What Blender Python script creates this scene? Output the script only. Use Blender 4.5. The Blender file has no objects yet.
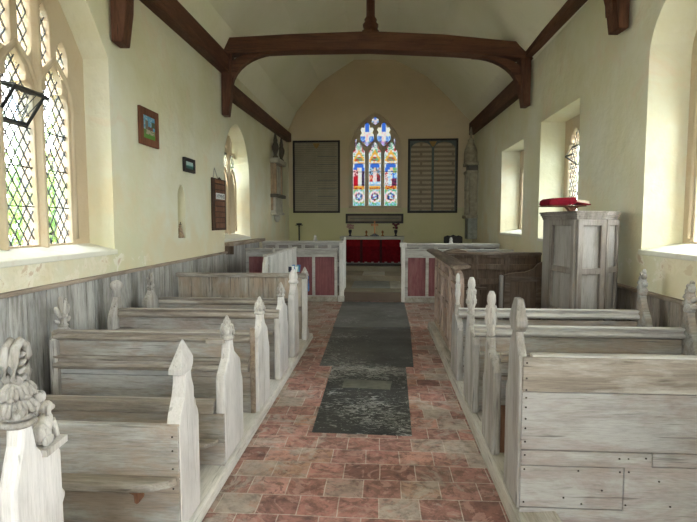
import bpy, bmesh, math, random
from mathutils import Vector, Matrix, Euler
from mathutils.geometry import tessellate_polygon
random.seed(7)
C = bpy.context.scene.collection
PI = math.pi
CAM_H = 1.6

# ------------------------------------------------------------------ materials
def ramp(nt, fac, stops):
    r = nt.nodes.new('ShaderNodeValToRGB')
    e = r.color_ramp.elements
    while len(e) < len(stops): e.new(0.5)
    for el, (p, c) in zip(e, stops):
        el.position = p
        el.color = (*c, 1) if len(c) == 3 else c
    nt.links.new(fac, r.inputs[0])
    return r.outputs[0]

def g(v): return (v, v, v)

def noise(nt, vec, scale, detail=4, rough=.55, dist=0.0):
    n = nt.nodes.new('ShaderNodeTexNoise')
    n.inputs['Scale'].default_value = scale
    n.inputs['Detail'].default_value = detail
    n.inputs['Roughness'].default_value = rough
    n.inputs['Distortion'].default_value = dist
    nt.links.new(vec, n.inputs['Vector'])
    return n.outputs['Fac']

def mix(nt, fac, a, b, mode='MIX'):
    m = nt.nodes.new('ShaderNodeMix'); m.data_type = 'RGBA'; m.blend_type = mode
    if isinstance(fac, (int, float)): m.inputs[0].default_value = fac
    else: nt.links.new(fac, m.inputs[0])
    for k, v in ((6, a), (7, b)):
        if isinstance(v, tuple): m.inputs[k].default_value = (*v, 1)
        else: nt.links.new(v, m.inputs[k])
    return m.outputs[2]

def math_(nt, op, a, b=0.0):
    m = nt.nodes.new('ShaderNodeMath'); m.operation = op
    for k, v in ((0, a), (1, b)):
        if isinstance(v, (int, float)): m.inputs[k].default_value = v
        else: nt.links.new(v, m.inputs[k])
    return m.outputs[0]

def base(name, rough=.7, spec=.3):
    m = bpy.data.materials.new(name); m.use_nodes = True
    nt = m.node_tree
    b = nt.nodes['Principled BSDF']
    b.inputs['Roughness'].default_value = rough
    b.inputs['Specular IOR Level'].default_value = spec
    tc = nt.nodes.new('ShaderNodeTexCoord')
    return m, nt, b, tc.outputs['Object']

def shift(nt, vec):
    oi = nt.nodes.new('ShaderNodeObjectInfo')
    s = math_(nt, 'MULTIPLY', oi.outputs['Random'], 37.0)
    v = nt.nodes.new('ShaderNodeVectorMath'); v.operation = 'ADD'
    nt.links.new(vec, v.inputs[0]); nt.links.new(s, v.inputs[1])
    return v.outputs[0]

def stretch(nt, vec, s):
    mp = nt.nodes.new('ShaderNodeMapping')
    mp.inputs['Scale'].default_value = s
    nt.links.new(vec, mp.inputs['Vector'])
    return mp.outputs[0]

def bump(nt, b, h, strength, dist=.01):
    bp = nt.nodes.new('ShaderNodeBump')
    bp.inputs['Strength'].default_value = strength
    bp.inputs['Distance'].default_value = dist
    nt.links.new(h, bp.inputs['Height'])
    nt.links.new(bp.outputs[0], b.inputs['Normal'])

def wood(name, dark, mid, pale, axis, pale_amt=.5, boards=0, rough=.65, streak=.55, baxis=None, spec=.3, blotch=None, fleck=.5):
    m, nt, b, v0 = base(name, rough, spec)
    v = shift(nt, v0)
    sc = {'X': (1.5, 28, 28), 'Y': (28, 1.5, 28), 'Z': (28, 28, 1.4)}[axis]
    gr = noise(nt, stretch(nt, v, sc), 1.0, 8, .68, .5)
    col = ramp(nt, gr, [(.34, dark), (.60, mid)])
    pa = noise(nt, stretch(nt, v, tuple(.30 * x + 1.0 for x in sc)), .6, 7, .72, .3)
    lo = .60 - pale_amt * .28
    col = mix(nt, ramp(nt, pa, [(lo, g(0)), (lo + .13, g(.9))]), col, pale)
    if blotch:
        bl = noise(nt, stretch(nt, v, tuple(.06 * x + 1.0 for x in sc)), 1.7, 6, .68, .4)
        col = mix(nt, ramp(nt, bl, [(.47, g(0)), (.60, g(.75))]), col, blotch)
    # fine grain flecks
    fl = noise(nt, stretch(nt, v, tuple(5.0 * x + 4 for x in sc)), 1.0, 4, .7)
    col = mix(nt, fleck, col, ramp(nt, fl, [(.36, g(.66)), (.5, g(1.0)), (.64, g(1.12))]), 'MULTIPLY')
    # broad grime
    gm = noise(nt, stretch(nt, v, tuple(.04 * x + .9 for x in sc)), 1.5, 5, .6)
    col = mix(nt, .9, col, ramp(nt, gm, [(.35, g(.74)), (.55, g(1.0))]), 'MULTIPLY')
    st = noise(nt, stretch(nt, v, tuple(1.7 * x for x in sc)), 1.0, 3, .5)
    col = mix(nt, ramp(nt, st, [(.29, g(min(1, streak * 1.4))), (.37, g(0))]), col, tuple(x * .40 for x in dark))
    if boards:
        sx = nt.nodes.new('ShaderNodeSeparateXYZ')
        nt.links.new(v0, sx.inputs[0])
        q = math_(nt, 'FLOOR', math_(nt, 'DIVIDE', sx.outputs[baxis], boards))
        wn = nt.nodes.new('ShaderNodeTexWhiteNoise'); wn.noise_dimensions = '1D'
        nt.links.new(q, wn.inputs['W'])
        col = mix(nt, .7, col, ramp(nt, wn.outputs['Value'], [(0, g(.55)), (.5, g(.85)), (1, g(1.0))]), 'MULTIPLY')
    nt.links.new(col, b.inputs['Base Color'])
    bump(nt, b, math_(nt, 'ADD', gr, math_(nt, 'MULTIPLY', fl, .3)), .6, .008)
    return m

def plain(name, col, rough=.6, var=.25, scale=8, metallic=0, spec=.4, bmp=.1):
    m, nt, b, v = base(name, rough, spec)
    v = shift(nt, v)
    n = noise(nt, v, scale, 5)
    c = ramp(nt, n, [(.3, tuple(x * (1 - var) for x in col)), (.7, tuple(min(1, x * (1 + var * .6)) for x in col))])
    nt.links.new(c, b.inputs['Base Color'])
    b.inputs['Metallic'].default_value = metallic
    if bmp: bump(nt, b, n, bmp, .004)
    return m

def plaster(name, a, bcol, patch, amt=.5, bstr=.8, flake=None):
    m, nt, b, v = base(name, .9, .15)
    n1 = noise(nt, v, .8, 6, .62, .3)
    col = ramp(nt, n1, [(.32, a), (.66, bcol)])
    n2 = noise(nt, v, 1.7, 7, .7, .8)
    col = mix(nt, ramp(nt, n2, [(.66 - amt * .18, g(0)), (.8 - amt * .1, g(.7))]), col, patch)
    n4 = noise(nt, v, .45, 3)
    col = mix(nt, ramp(nt, n4, [(.5, g(0)), (.7, g(.55))]), col, tuple(x * f for x, f in zip(a, (.93, .96, .86))))
    if flake:
        sx = nt.nodes.new('ShaderNodeSeparateXYZ'); nt.links.new(v, sx.inputs[0])
        d = math_(nt, 'ABSOLUTE', math_(nt, 'SUBTRACT', sx.outputs[2], 1.19))
        f = math_(nt, 'SUBTRACT', noise(nt, v, 4.2, 7, .68, .7), math_(nt, 'MULTIPLY', d, .9))
        f = math_(nt, 'SUBTRACT', f, math_(nt, 'MULTIPLY', math_(nt, 'ABSOLUTE', math_(nt, 'SUBTRACT', sx.outputs[1], 4.0)), .035))
        col = mix(nt, ramp(nt, f, [(.44, g(0)), (.455, g(.8))]), col, flake)
        col = mix(nt, ramp(nt, f, [(.53, g(0)), (.545, g(.8))]), col, (.58, .44, .32))
        gz = math_(nt, 'SUBTRACT', noise(nt, v, 1.3, 4, .6), math_(nt, 'MULTIPLY', math_(nt, 'SUBTRACT', sx.outputs[2], .9), .14))
        col = mix(nt, ramp(nt, gz, [(.36, g(0)), (.50, g(.6))]), col, (.74, .63, .42))
    n3 = noise(nt, v, 11, 5, .6)
    nt.links.new(col, b.inputs['Base Color'])
    hsum = math_(nt, 'ADD', math_(nt, 'MULTIPLY', n3, .35), noise(nt, v, 3.0, 4, .6))
    bump(nt, b, hsum, bstr, .03)
    return m

def tile_mat():
    m, nt, b, v = base('red_quarry_tile', .62, .35)
    wob = noise(nt, v, 1.3, 3)
    vm = nt.nodes.new('ShaderNodeVectorMath'); vm.operation = 'ADD'
    cmb = nt.nodes.new('ShaderNodeCombineXYZ')
    nt.links.new(math_(nt, 'MULTIPLY', wob, .05), cmb.inputs[1]); nt.links.new(math_(nt, 'MULTIPLY', wob, .03), cmb.inputs[0])
    nt.links.new(v, vm.inputs[0]); nt.links.new(cmb.outputs[0], vm.inputs[1])
    br = nt.nodes.new('ShaderNodeTexBrick')
    nt.links.new(vm.outputs[0], br.inputs['Vector'])
    br.inputs['Color1'].default_value = (0, 0, 0, 1); br.inputs['Color2'].default_value = (1, 1, 1, 1)
    br.inputs['Mortar'].default_value = (.5, .5, .5, 1)
    br.inputs['Scale'].default_value = 1.0
    br.inputs['Mortar Size'].default_value = .0038
    br.inputs['Mortar Smooth'].default_value = .3
    br.inputs['Brick Width'].default_value = .228
    br.inputs['Row Height'].default_value = .208
    br.offset = .42
    rnd = br.outputs['Color']
    col = ramp(nt, rnd, [(0, (.21, .10, .085)), (.25, (.45, .215, .185)), (.45, (.30, .15, .13)), (.65, (.54, .29, .255)), (.8, (.43, .23, .15)), (.92, (.38, .29, .25)), (1, (.27, .13, .115))])
    n1 = noise(nt, v, 9, 7, .72, .6)
    col = mix(nt, ramp(nt, n1, [(.36, g(.75)), (.52, g(0))]), col, (.11, .062, .055))
    sx = nt.nodes.new('ShaderNodeSeparateXYZ'); nt.links.new(v, sx.inputs[0])
    ax = math_(nt, 'ABSOLUTE', math_(nt, 'ADD', sx.outputs[0], .14))
    edge = math_(nt, 'MULTIPLY', math_(nt, 'SUBTRACT', ax, .5), .22)
    n2 = noise(nt, v, 2.6, 9, .74, 1.6)
    w = math_(nt, 'ADD', n2, edge)
    w = math_(nt, 'ADD', w, math_(nt, 'MULTIPLY', math_(nt, 'SUBTRACT', rnd, .5), .20))
    # flaked faces: broken outlines of lighter and darker body showing
    n5 = noise(nt, v, 5.5, 5, .6, 2.2)
    col = mix(nt, ramp(nt, n5, [(.545, g(0)), (.56, g(.7))]), col, (.43, .26, .225))
    col = mix(nt, ramp(nt, n5, [(.40, g(.7)), (.415, g(0))]), col, (.18, .10, .085))
    col = mix(nt, ramp(nt, w, [(.535, g(0)), (.57, g(.55)), (.68, g(.85))]), col, (.43, .375, .335))
    gm = noise(nt, v, 14, 6, .7)
    col = mix(nt, .8, col, ramp(nt, gm, [(.38, g(.60)), (.54, g(1.08))]), 'MULTIPLY')
    dirt = noise(nt, v, .9, 4, .6)
    col = mix(nt, ramp(nt, math_(nt, 'ADD', dirt, math_(nt, 'MULTIPLY', edge, .9)), [(.52, g(0)), (.72, g(.6))]), col, (.17, .12, .09))
    col = mix(nt, math_(nt, 'MULTIPLY', br.outputs['Fac'], ramp(nt, gm, [(.35, g(.35)), (.6, g(.95))])), col, (.56, .49, .43))
    nt.links.new(col, b.inputs['Base Color'])
    hgt = math_(nt, 'SUBTRACT', math_(nt, 'MULTIPLY', n1, .4), br.outputs['Fac'])
    bump(nt, b, hgt, .5, .006)
    return m

def slate(name, scuff, k_=1.0):
    m, nt, b, v = base(name, .55, .3)
    v = shift(nt, v)
    n1 = noise(nt, v, 2.2, 5)
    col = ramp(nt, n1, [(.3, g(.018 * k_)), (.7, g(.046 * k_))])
    n2 = noise(nt, stretch(nt, v, (1.0, 1.8, 1)), 8.5, 9, .76, 2.4)
    n3 = noise(nt, v, 1.5, 3)
    k = math_(nt, 'ADD', n2, math_(nt, 'MULTIPLY', math_(nt, 'SUBTRACT', n3, .5), .45))
    col = mix(nt, ramp(nt, k, [(.64 - scuff * .12, g(0)), (.72 - scuff * .12, g(.85))]), col, (.40, .40, .39))
    nt.links.new(col, b.inputs['Base Color'])
    bump(nt, b, n2, .2, .004)
    return m

def glass_mat(name='old_clear_glass', T=.2):
    m = bpy.data.materials.new(name); m.use_nodes = True
    nt = m.node_tree; nt.nodes.clear()
    out = nt.nodes.new('ShaderNodeOutputMaterial')
    tc = nt.nodes.new('ShaderNodeTexCoord')
    vo = nt.nodes.new('ShaderNodeTexVoronoi'); vo.inputs['Scale'].default_value = 9
    nt.links.new(tc.outputs['Object'], vo.inputs['Vector'])
    sep = nt.nodes.new('ShaderNodeSeparateColor'); nt.links.new(vo.outputs['Color'], sep.inputs[0])
    c = ramp(nt, sep.outputs[0], [(0, (.78, .90, .98)), (.35, (.95, .97, .96)), (.75, (.96, .98, .97)), (.9, (.80, .93, .84)), (1, (.95, .97, .95))])
    c = mix(nt, 1.0, c, g(T), 'MULTIPLY')
    t = nt.nodes.new('ShaderNodeBsdfTransparent'); nt.links.new(c, t.inputs[0])
    gl = nt.nodes.new('ShaderNodeBsdfGlossy'); gl.inputs['Roughness'].default_value = .1
    mx = nt.nodes.new('ShaderNodeMixShader'); mx.inputs[0].default_value = .05
    nt.links.new(t.outputs[0], mx.inputs[1]); nt.links.new(gl.outputs[0], mx.inputs[2])
    nt.links.new(mx.outputs[0], out.inputs[0])
    return m

def stained_mat():
    m = bpy.data.materials.new('stained_glass'); m.use_nodes = True
    nt = m.node_tree; nt.nodes.clear()
    out = nt.nodes.new('ShaderNodeOutputMaterial')
    at = nt.nodes.new('ShaderNodeAttribute'); at.attribute_name = 'tint'
    t = nt.nodes.new('ShaderNodeBsdfTransparent'); nt.links.new(mix(nt, 1.0, at.outputs['Color'], g(.019), 'MULTIPLY'), t.inputs[0])
    nt.links.new(t.outputs[0], out.inputs[0])
    return m

def tint_mat(name):
    m, nt, b, v = base(name, .5, .4)
    at = nt.nodes.new('ShaderNodeAttribute'); at.attribute_name = 'tint'
    nt.links.new(at.outputs['Color'], b.inputs['Base Color'])
    return m

def lettered_mat(name, ground, ink, two):
    """painted board with rows of small worn lettering strokes"""
    m, nt, b, v = base(name, .6, .3)
    sx = nt.nodes.new('ShaderNodeSeparateXYZ'); nt.links.new(v, sx.inputs[0])
    cb = nt.nodes.new('ShaderNodeCombineXYZ')
    nt.links.new(sx.outputs[0], cb.inputs[0]); nt.links.new(sx.outputs[2], cb.inputs[1])
    br = nt.nodes.new('ShaderNodeTexBrick'); nt.links.new(cb.outputs[0], br.inputs['Vector'])
    br.inputs['Color1'].default_value = (0, 0, 0, 1); br.inputs['Color2'].default_value = (1, 1, 1, 1)
    br.inputs['Mortar'].default_value = (0, 0, 0, 1)
    br.inputs['Scale'].default_value = 1
    br.inputs['Mortar Size'].default_value = two[0]
    br.inputs['Brick Width'].default_value = two[1]; br.inputs['Row Height'].default_value = two[2]
    br.offset = .37
    word = math_(nt, 'SUBTRACT', 1.0, br.outputs['Fac'])
    fine = noise(nt, stretch(nt, v, (70, 1, 70)), 1.0, 2)
    f = math_(nt, 'MULTIPLY', word, ramp(nt, fine, [(.4, g(.25)), (.6, g(.9))]))
    gr = mix(nt, ramp(nt, noise(nt, v, 2.5, 4), [(.35, g(0)), (.7, g(1))]), ground, tuple(x * .78 for x in ground))
    col = mix(nt, f, gr, ink)
    nt.links.new(col, b.inputs['Base Color'])
    return m

M = {}
M['plaster'] = plaster('limewashed_plaster', (.70, .665, .48), (.80, .785, .70), (.77, .63, .50), .7, flake=(.84, .80, .70))
M['plaster_reveal'] = plaster('reveal_plaster', (.80, .76, .58), (.83, .80, .66), (.80, .64, .48), .6, .8)
M['plaster_ceiling'] = plaster('ceiling_plaster', (0.844, 0.821, 0.707), (0.889, 0.866, 0.775), (0.707, 0.684, 0.616), .3, .35)
M['plaster_east'] = plaster('east_wall_plaster', (.60, .49, .34), (.66, .54, .40), (.52, .46, .30), .4, .3)
M['plaster_chancel'] = plaster('chancel_dado_plaster', (.55, .52, .31), (.60, .56, .36), (.50, .46, .28), .4, .3)
M['stone'] = plaster('window_stone', (0.540, 0.430, 0.303), (0.594, 0.499, 0.377), (0.495, 0.327, 0.197), .6, .5)
M['sill'] = plaster('sill_limewash', (0.763, 0.736, 0.651), (0.800, 0.773, 0.704), (0.577, 0.442, 0.334), .5, .5)
M['oak'] = wood('dark_stained_oak', (0.058, 0.022, 0.013), (0.124, 0.047, 0.026), (0.169, 0.072, 0.044), 'X', .35, rough=.6)
M['oak_y'] = wood('dark_stained_oak_long', (0.058, 0.022, 0.013), (0.124, 0.047, 0.026), (0.169, 0.072, 0.044), 'Y', .35, rough=.6)
M['oak_z'] = wood('dark_stained_oak_post', (0.058, 0.022, 0.013), (0.124, 0.047, 0.026), (0.169, 0.072, 0.044), 'Z', .35, rough=.6)
M['end_white'] = wood('limed_bench_end', (0.400, 0.353, 0.330), (0.560, 0.515, 0.494), (0.680, 0.651, 0.649), 'Z', 1.0, streak=.35, fleck=.35)
M['end_grey'] = wood('weathered_bench_end', (0.212, 0.187, 0.167), (0.332, 0.300, 0.275), (0.425, 0.400, 0.387), 'Z', .7, streak=.5, fleck=.3)
M['carved'] = wood('carved_grey_oak', (.26, .23, .205), (.42, .39, .36), (.56, .53, .51), 'Z', .6, streak=.6)
M['back'] = wood('grey_plank_oak', (0.228, 0.201, 0.177), (0.376, 0.342, 0.311), (0.479, 0.472, 0.470), 'X', .55, streak=.5, blotch=(0.388, 0.301, 0.244))
M['rail'] = wood('moulded_rail_oak', (0.184, 0.149, 0.123), (0.335, 0.286, 0.246), (0.454, 0.418, 0.386), 'X', .5, streak=.6)
M['pale_back'] = wood('limed_plank_oak', (0.223, 0.196, 0.179), (0.324, 0.296, 0.281), (0.392, 0.377, 0.372), 'X', .8, streak=.5, blotch=(0.288, 0.229, 0.213))
M['pale_rail'] = wood('limed_rail_oak', (0.299, 0.267, 0.243), (0.440, 0.409, 0.387), (0.563, 0.543, 0.526), 'X', .8, streak=.4)
M['pale_rail_y'] = wood('limed_rail_oak_long', (.34, .30, .27), (.50, .46, .43), (.62, .59, .56), 'Y', .8, streak=.4)
M['part'] = wood('upright_board_oak', (0.300, 0.254, 0.212), (0.456, 0.401, 0.342), (0.552, 0.507, 0.472), 'Z', .5, boards=.19, baxis=0, streak=.6, blotch=(0.432, 0.319, 0.248))
M['wain'] = wood('wainscot_boards', (0.260, 0.240, 0.221), (0.429, 0.410, 0.390), (0.585, 0.572, 0.566), 'Z', .6, boards=.145, baxis=1, streak=.6)
M['wain_brown'] = wood('brown_wainscot_boards', (0.203, 0.163, 0.133), (0.335, 0.279, 0.234), (0.456, 0.389, 0.340), 'Z', .6, boards=.145, baxis=1, streak=.6)
M['cap'] = wood('wainscot_cap_wood', (.22, .16, .12), (.36, .28, .22), (.44, .36, .30), 'Y', .4)
M['white_panel'] = wood('white_limed_panel', (.52, .49, .46), (.64, .61, .585), (.74, .72, .70), 'Z', .9, streak=.3)
M['kerb'] = wood('limed_kerb', (.42, .38, .34), (.55, .51, .47), (.66, .63, .60), 'Y', .9, streak=.35)
M['kerb_grey'] = wood('worn_kerb', (.28, .245, .20), (.40, .355, .30), (.50, .46, .41), 'Y', .7, streak=.45)
M['brown'] = wood('brown_box_pew_oak', (.075, .045, .030), (.135, .088, .060), (.17, .125, .095), 'Z', .4)
M['brown_x'] = wood('brown_box_pew_rail', (.095, .062, .045), (.17, .12, .09), (.27, .225, .19), 'X', .4)
M['brown_y'] = wood('brown_desk_cap', (.075, .05, .038), (.14, .10, .075), (.21, .165, .13), 'Y', .4)
M['desk'] = wood('reading_desk_oak', (0.235, 0.163, 0.130), (0.384, 0.278, 0.229), (0.519, 0.410, 0.360), 'Z', .5, streak=.5)
M['pulpit'] = wood('pulpit_oak', (0.127, 0.102, 0.086), (0.213, 0.180, 0.156), (0.279, 0.246, 0.226), 'Z', .6, streak=.4, fleck=.3)
M['pulpit_panel'] = wood('pulpit_panel_oak', (0.162, 0.140, 0.123), (0.255, 0.225, 0.204), (0.315, 0.293, 0.276), 'Z', .8, streak=.3, fleck=.3)
M['red_wood'] = wood('faded_crimson_panel', (.20, .065, .075), (.28, .105, .115), (.33, .15, .155), 'Z', .4, streak=.3)
M['pew_floor'] = wood('dusty_floor_boards', (.25, .21, .17), (.36, .31, .26), (.42, .38, .33), 'X', .6)
M['tile'] = tile_mat()
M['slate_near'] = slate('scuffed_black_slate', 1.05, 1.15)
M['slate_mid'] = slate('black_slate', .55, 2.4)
M['slate_far'] = slate('sheen_black_slate', .35, 3.3)  # base colour lifted to stand in for the sheen on the far stone
M['inset'] = plain('pale_inset_stone', (0.140, 0.140, 0.119), .6, .3, 14)
M['chan_stone'] = plaster('worn_chancel_stone', (.20, .165, .12), (.31, .26, .20), (.34, .34, .30), .8, .4)
M['chan_grey'] = plain('grey_chancel_slab', (.20, .21, .19), .6, .3, 6)
M['chan_pale'] = plain('pale_chancel_slab', (.40, .37, .32), .7, .25, 6)
M['step'] = plaster('dusty_step_stone', (.14, .105, .085), (.21, .16, .13), (.30, .25, .22), .5, .4)
M['glass'] = glass_mat('dimmed_glass', .55)  # transmission lowered to hold down the brightness of the sky behind
M['glass_west'] = glass_mat('west_glass', .75)
M['glass_mid'] = glass_mat('south_glass', .70)
M['glass_clear'] = glass_mat('clear_glass', .95)
M['stained'] = stained_mat()
M['tint'] = tint_mat('printed_picture')
M['lead'] = plain('lead_came', (.05, .05, .05), .6, .2, 20)
M['iron'] = plain('black_iron', (.02, .02, .02), .5, .2, 20)
M['red_cloth'] = plain('red_velvet', (0.180, 0.007, 0.018), .85, .3, 30, spec=.1)
M['frontal'] = plain('crimson_frontal', (0.110, 0.003, 0.007), .9, .3, 12, spec=.1)
M['super'] = plain('scarlet_frontlet', (0.156, 0.005, 0.008), .9, .3, 12, spec=.1)
M['dark_cloth'] = plain('dark_orphrey', (.045, .012, .012), .9, .3, 20, spec=.1)
M['fringe'] = plain('grey_fringe', (.32, .30, .27), .9, .4, 40)
M['altar_stone'] = plain('altar_grey', (.42, .42, .37), .7, .15, 6)
M['gold'] = plain('old_brass', (.30, .12, .045), .4, .3, 20, metallic=.7)
M['dark'] = plain('dark_frame', (.028, .02, .017), .55, .3, 20)
M['frame_red'] = wood('reddish_frame', (.13, .045, .022), (.22, .085, .045), (.26, .11, .06), 'Z', .3)
M['board'] = wood('hymn_board_wood', (0.128, 0.057, 0.033), (0.240, 0.112, 0.068), (0.300, 0.150, 0.090), 'Z', .3)
M['board_dark'] = wood('hymn_board_frame', (0.046, 0.023, 0.016), (0.085, 0.044, 0.029), (0.117, 0.065, 0.039), 'Z', .3)
M['paper'] = plain('white_card', (.80, .80, .78), .8, .05, 10)
M['ink'] = plain('dark_ink', (.12, .14, .16), .8, .1, 10)
M['tab_l'] = lettered_mat('left_tablet_paint', (0.351, 0.305, 0.221), (0.169, 0.150, 0.111), (0.017, 0.920, 0.056))
M['tab_r'] = lettered_mat('right_tablet_paint', (0.260, 0.202, 0.143), (0.520, 0.436, 0.325), (0.036, 0.920, 0.137))
M['tab_blue'] = plain('tablet_spandrel', (.11, .13, .125), .7, .3, 10)
M['tab_gold'] = plain('tablet_ornament', (.34, .20, .07), .6, .3, 12)
M['marble'] = plain('grey_marble', (.50, .47, .40), .5, .3, 7)
M['marble_tan'] = plain('tan_marble', (.40, .28, .18), .5, .3, 9)
M['marble_dark'] = plain('dark_marble', (.10, .085, .065), .45, .3, 9)
M['mon_stone'] = plain('monument_stone', (.36, .32, .24), .7, .35, 9)
M['mon_blue'] = plain('monument_base_stone', (.30, .31, .28), .7, .3, 9)
M['figure'] = plain('painted_plaster_figure', (.42, .30, .20), .7, .5, 40)
M['petal_red'] = plain('dark_red_petals', (.12, .012, .03), .7, .4, 40)
M['petal_pink'] = plain('pink_petals', (.42, .22, .22), .7, .4, 40)
M['vase'] = plain('dark_vase', (.02, .018, .03), .3, .3, 20)
M['leaf'] = plain('leaf_green', (.30, .46, .16), .6, .45, 6, spec=.2)
M['bark'] = plain('bark', (.10, .075, .05), .8, .3, 8)
M['grass'] = plain('churchyard_gravel_and_grass', (.24, .24, .17), .9, .3, 3)
M['blue'] = plain('blue_card', (.06, .17, .42), .6, .3, 40)
M['green_card'] = plain('teal_card', (.22, .42, .40), .6, .3, 40)
M['black_card'] = plain('black_card', (.015, .02, .05), .6, .3, 40)
M['page'] = plain('page_edges', (.68, .60, .50), .8, .2, 60)
M['nail'] = plain('rusty_nail', (.035, .022, .018), .7, .3, 40)

# ------------------------------------------------------------------ mesh helpers
def B(): return bmesh.new()

def box(bm, x0, x1, y0, y1, z0, z1):
    vs = [bm.verts.new((x, y, z)) for x in (x0, x1) for y in (y0, y1) for z in (z0, z1)]
    for f in ((0, 1, 3, 2), (4, 6, 7, 5), (0, 4, 5, 1), (2, 3, 7, 6), (0, 2, 6, 4), (1, 5, 7, 3)):
        bm.faces.new([vs[i] for i in f])

def place(axis, p, a):
    if axis == 'X': return (a, p[0], p[1])
    if axis == 'Y': return (p[0], a, p[1])
    return (p[0], p[1], a)

def plate(bm, outer, holes, axis, a0, a1):
    """flat plate with holes, extruded from a0 to a1 along axis"""
    loops = [outer] + list(holes)
    flat = [p for l in loops for p in l]
    tris = tessellate_polygon([[Vector((p[0], p[1], 0)) for p in l] for l in loops])
    va = [bm.verts.new(place(axis, p, a0)) for p in flat]
    vb = [bm.verts.new(place(axis, p, a1)) for p in flat]
    for t in tris:
        try:
            bm.faces.new([va[i] for i in t]); bm.faces.new([vb[i] for i in reversed(t)])
        except ValueError: pass
    k = 0
    for l in loops:
        n = len(l)
        for i in range(n):
            j = (i + 1) % n
            bm.faces.new((va[k + i], va[k + j], vb[k + j], vb[k + i]))
        k += n

def prism(bm, pts, axis, a0, a1): plate(bm, pts, [], axis, a0, a1)

def lathe(bm, prof, c, seg=14, sx=1, sy=1):
    rings = []
    for r, z in prof:
        rings.append([bm.verts.new((c[0] + r * sx * math.cos(2 * PI * i / seg), c[1] + r * sy * math.sin(2 * PI * i / seg), z)) for i in range(seg)])
    for a, b in zip(rings, rings[1:]):
        for i in range(seg):
            f = bm.faces.new((a[i], a[(i + 1) % seg], b[(i + 1) % seg], b[i])); f.smooth = True
    bm.faces.new(list(reversed(rings[0]))); bm.faces.new(rings[-1])

def blob(bm, c, r, rot=(0, 0, 0), sub=2):
    mt = Matrix.Translation(c) @ Euler(rot).to_matrix().to_4x4() @ Matrix.Diagonal((*r, 1))
    res = bmesh.ops.create_icosphere(bm, subdivisions=sub, radius=1, matrix=mt)
    for v in res['verts']:
        for f in v.link_faces: f.smooth = True

def tube(bm, pts, r, seg=8):
    pts = [Vector(p) for p in pts]
    rings = []
    for i, p in enumerate(pts):
        d = (pts[min(i + 1, len(pts) - 1)] - pts[max(i - 1, 0)]).normalized()
        u = d.cross(Vector((0, 0, 1)))
        if u.length < 1e-3: u = d.cross(Vector((1, 0, 0)))
        u.normalize(); w = d.cross(u)
        rr = r[i] if isinstance(r, (list, tuple)) else r
        rings.append([bm.verts.new(p + rr * (math.cos(2 * PI * k / seg) * u + math.sin(2 * PI * k / seg) * w)) for k in range(seg)])
    for a, b in zip(rings, rings[1:]):
        for k in range(seg):
            f = bm.faces.new((a[k], a[(k + 1) % seg], b[(k + 1) % seg], b[k])); f.smooth = True
    bm.faces.new(list(reversed(rings[0]))); bm.faces.new(rings[-1])

def bar(bm, p, q, w, t, n):
    """square bar from p to q, width w across, thickness t along n"""
    p, q, n = Vector(p), Vector(q), Vector(n).normalized()
    d = (q - p).normalized(); s = d.cross(n).normalized() * w / 2; n = n * t / 2
    vs = [bm.verts.new(e + a * s + b * n) for e in (p, q) for a, b in ((-1, -1), (1, -1), (1, 1), (-1, 1))]
    for f in ((0, 3, 2, 1), (4, 5, 6, 7), (0, 1, 5, 4), (1, 2, 6, 5), (2, 3, 7, 6), (3, 0, 4, 7)):
        bm.faces.new([vs[i] for i in f])

def worldloc(o):
    v = Vector((0, 0, 0))
    while o is not None:
        v += o.location; o = o.parent
    return v

def obj(name, bm, m, parent=None, bev=0, loc=None):
    """link bm (built in place) as one mesh object; its origin is its base unless parented"""
    bmesh.ops.recalc_face_normals(bm, faces=bm.faces)
    me = bpy.data.meshes.new(name)
    if parent is not None:
        off = worldloc(parent)
    elif loc is not None: off = Vector(loc)
    else: off = Vector((0, 0, 0))
    bmesh.ops.translate(bm, verts=bm.verts, vec=-off)
    bm.to_mesh(me); bm.free()
    if isinstance(m, (list, tuple)):
        for x in m: me.materials.append(M[x])
    else: me.materials.append(M[m])
    o = bpy.data.objects.new(name, me); C.objects.link(o)
    if parent is not None: o.parent = parent
    elif loc is not None: o.location = loc
    if bev:
        bv = o.modifiers.new('bevel', 'BEVEL'); bv.width = bev; bv.segments = 2; bv.limit_method = 'ANGLE'
        bv.angle_limit = math.radians(40)
    return o

def tag(o, label, cat, group=None):
    o['label'] = label; o['category'] = cat
    if group: o['group'] = group
    return o

def thing(name, label, cat, loc, group=None):
    o = bpy.data.objects.new(name, None); C.objects.link(o)
    o.location = loc; o.empty_display_size = .1
    return tag(o, label, cat, group)

def struct(name, bm, m, parent=None, bev=0, loc=None):
    o = obj(name, bm, m, parent, bev, loc)
    if parent is None: o['kind'] = 'structure'
    return o

def bx(name, m, parent, x0, x1, y0, y1, z0, z1, bev=.004):
    b = B(); box(b, x0, x1, y0, y1, z0, z1)
    return obj(name, b, m, parent, bev)

def grid_tint(name, m, parent, nx, nz, pos, colour, loc=None):
    """sheet of nx x nz small pieces, each with its own colour"""
    b = B(); vs = [[b.verts.new(pos(i / nx, k / nz)) for k in range(nz + 1)] for i in range(nx + 1)]
    for i in range(nx):
        for k in range(nz): b.faces.new((vs[i][k], vs[i + 1][k], vs[i + 1][k + 1], vs[i][k + 1]))
    me = bpy.data.meshes.new(name)
    off = worldloc(parent) if parent is not None else Vector(loc or (0, 0, 0))
    bmesh.ops.translate(b, verts=b.verts, vec=-off)
    b.to_mesh(me); b.free()
    at = me.attributes.new('tint', 'FLOAT_COLOR', 'FACE')
    n = 0
    for i in range(nx):
        for k in range(nz):
            at.data[n].color = (*colour((i + .5) / nx, (k + .5) / nz, i, k), 1); n += 1
    me.materials.append(M[m])
    o = bpy.data.objects.new(name, me); C.objects.link(o)
    if parent is not None: o.parent = parent
    return o

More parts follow.
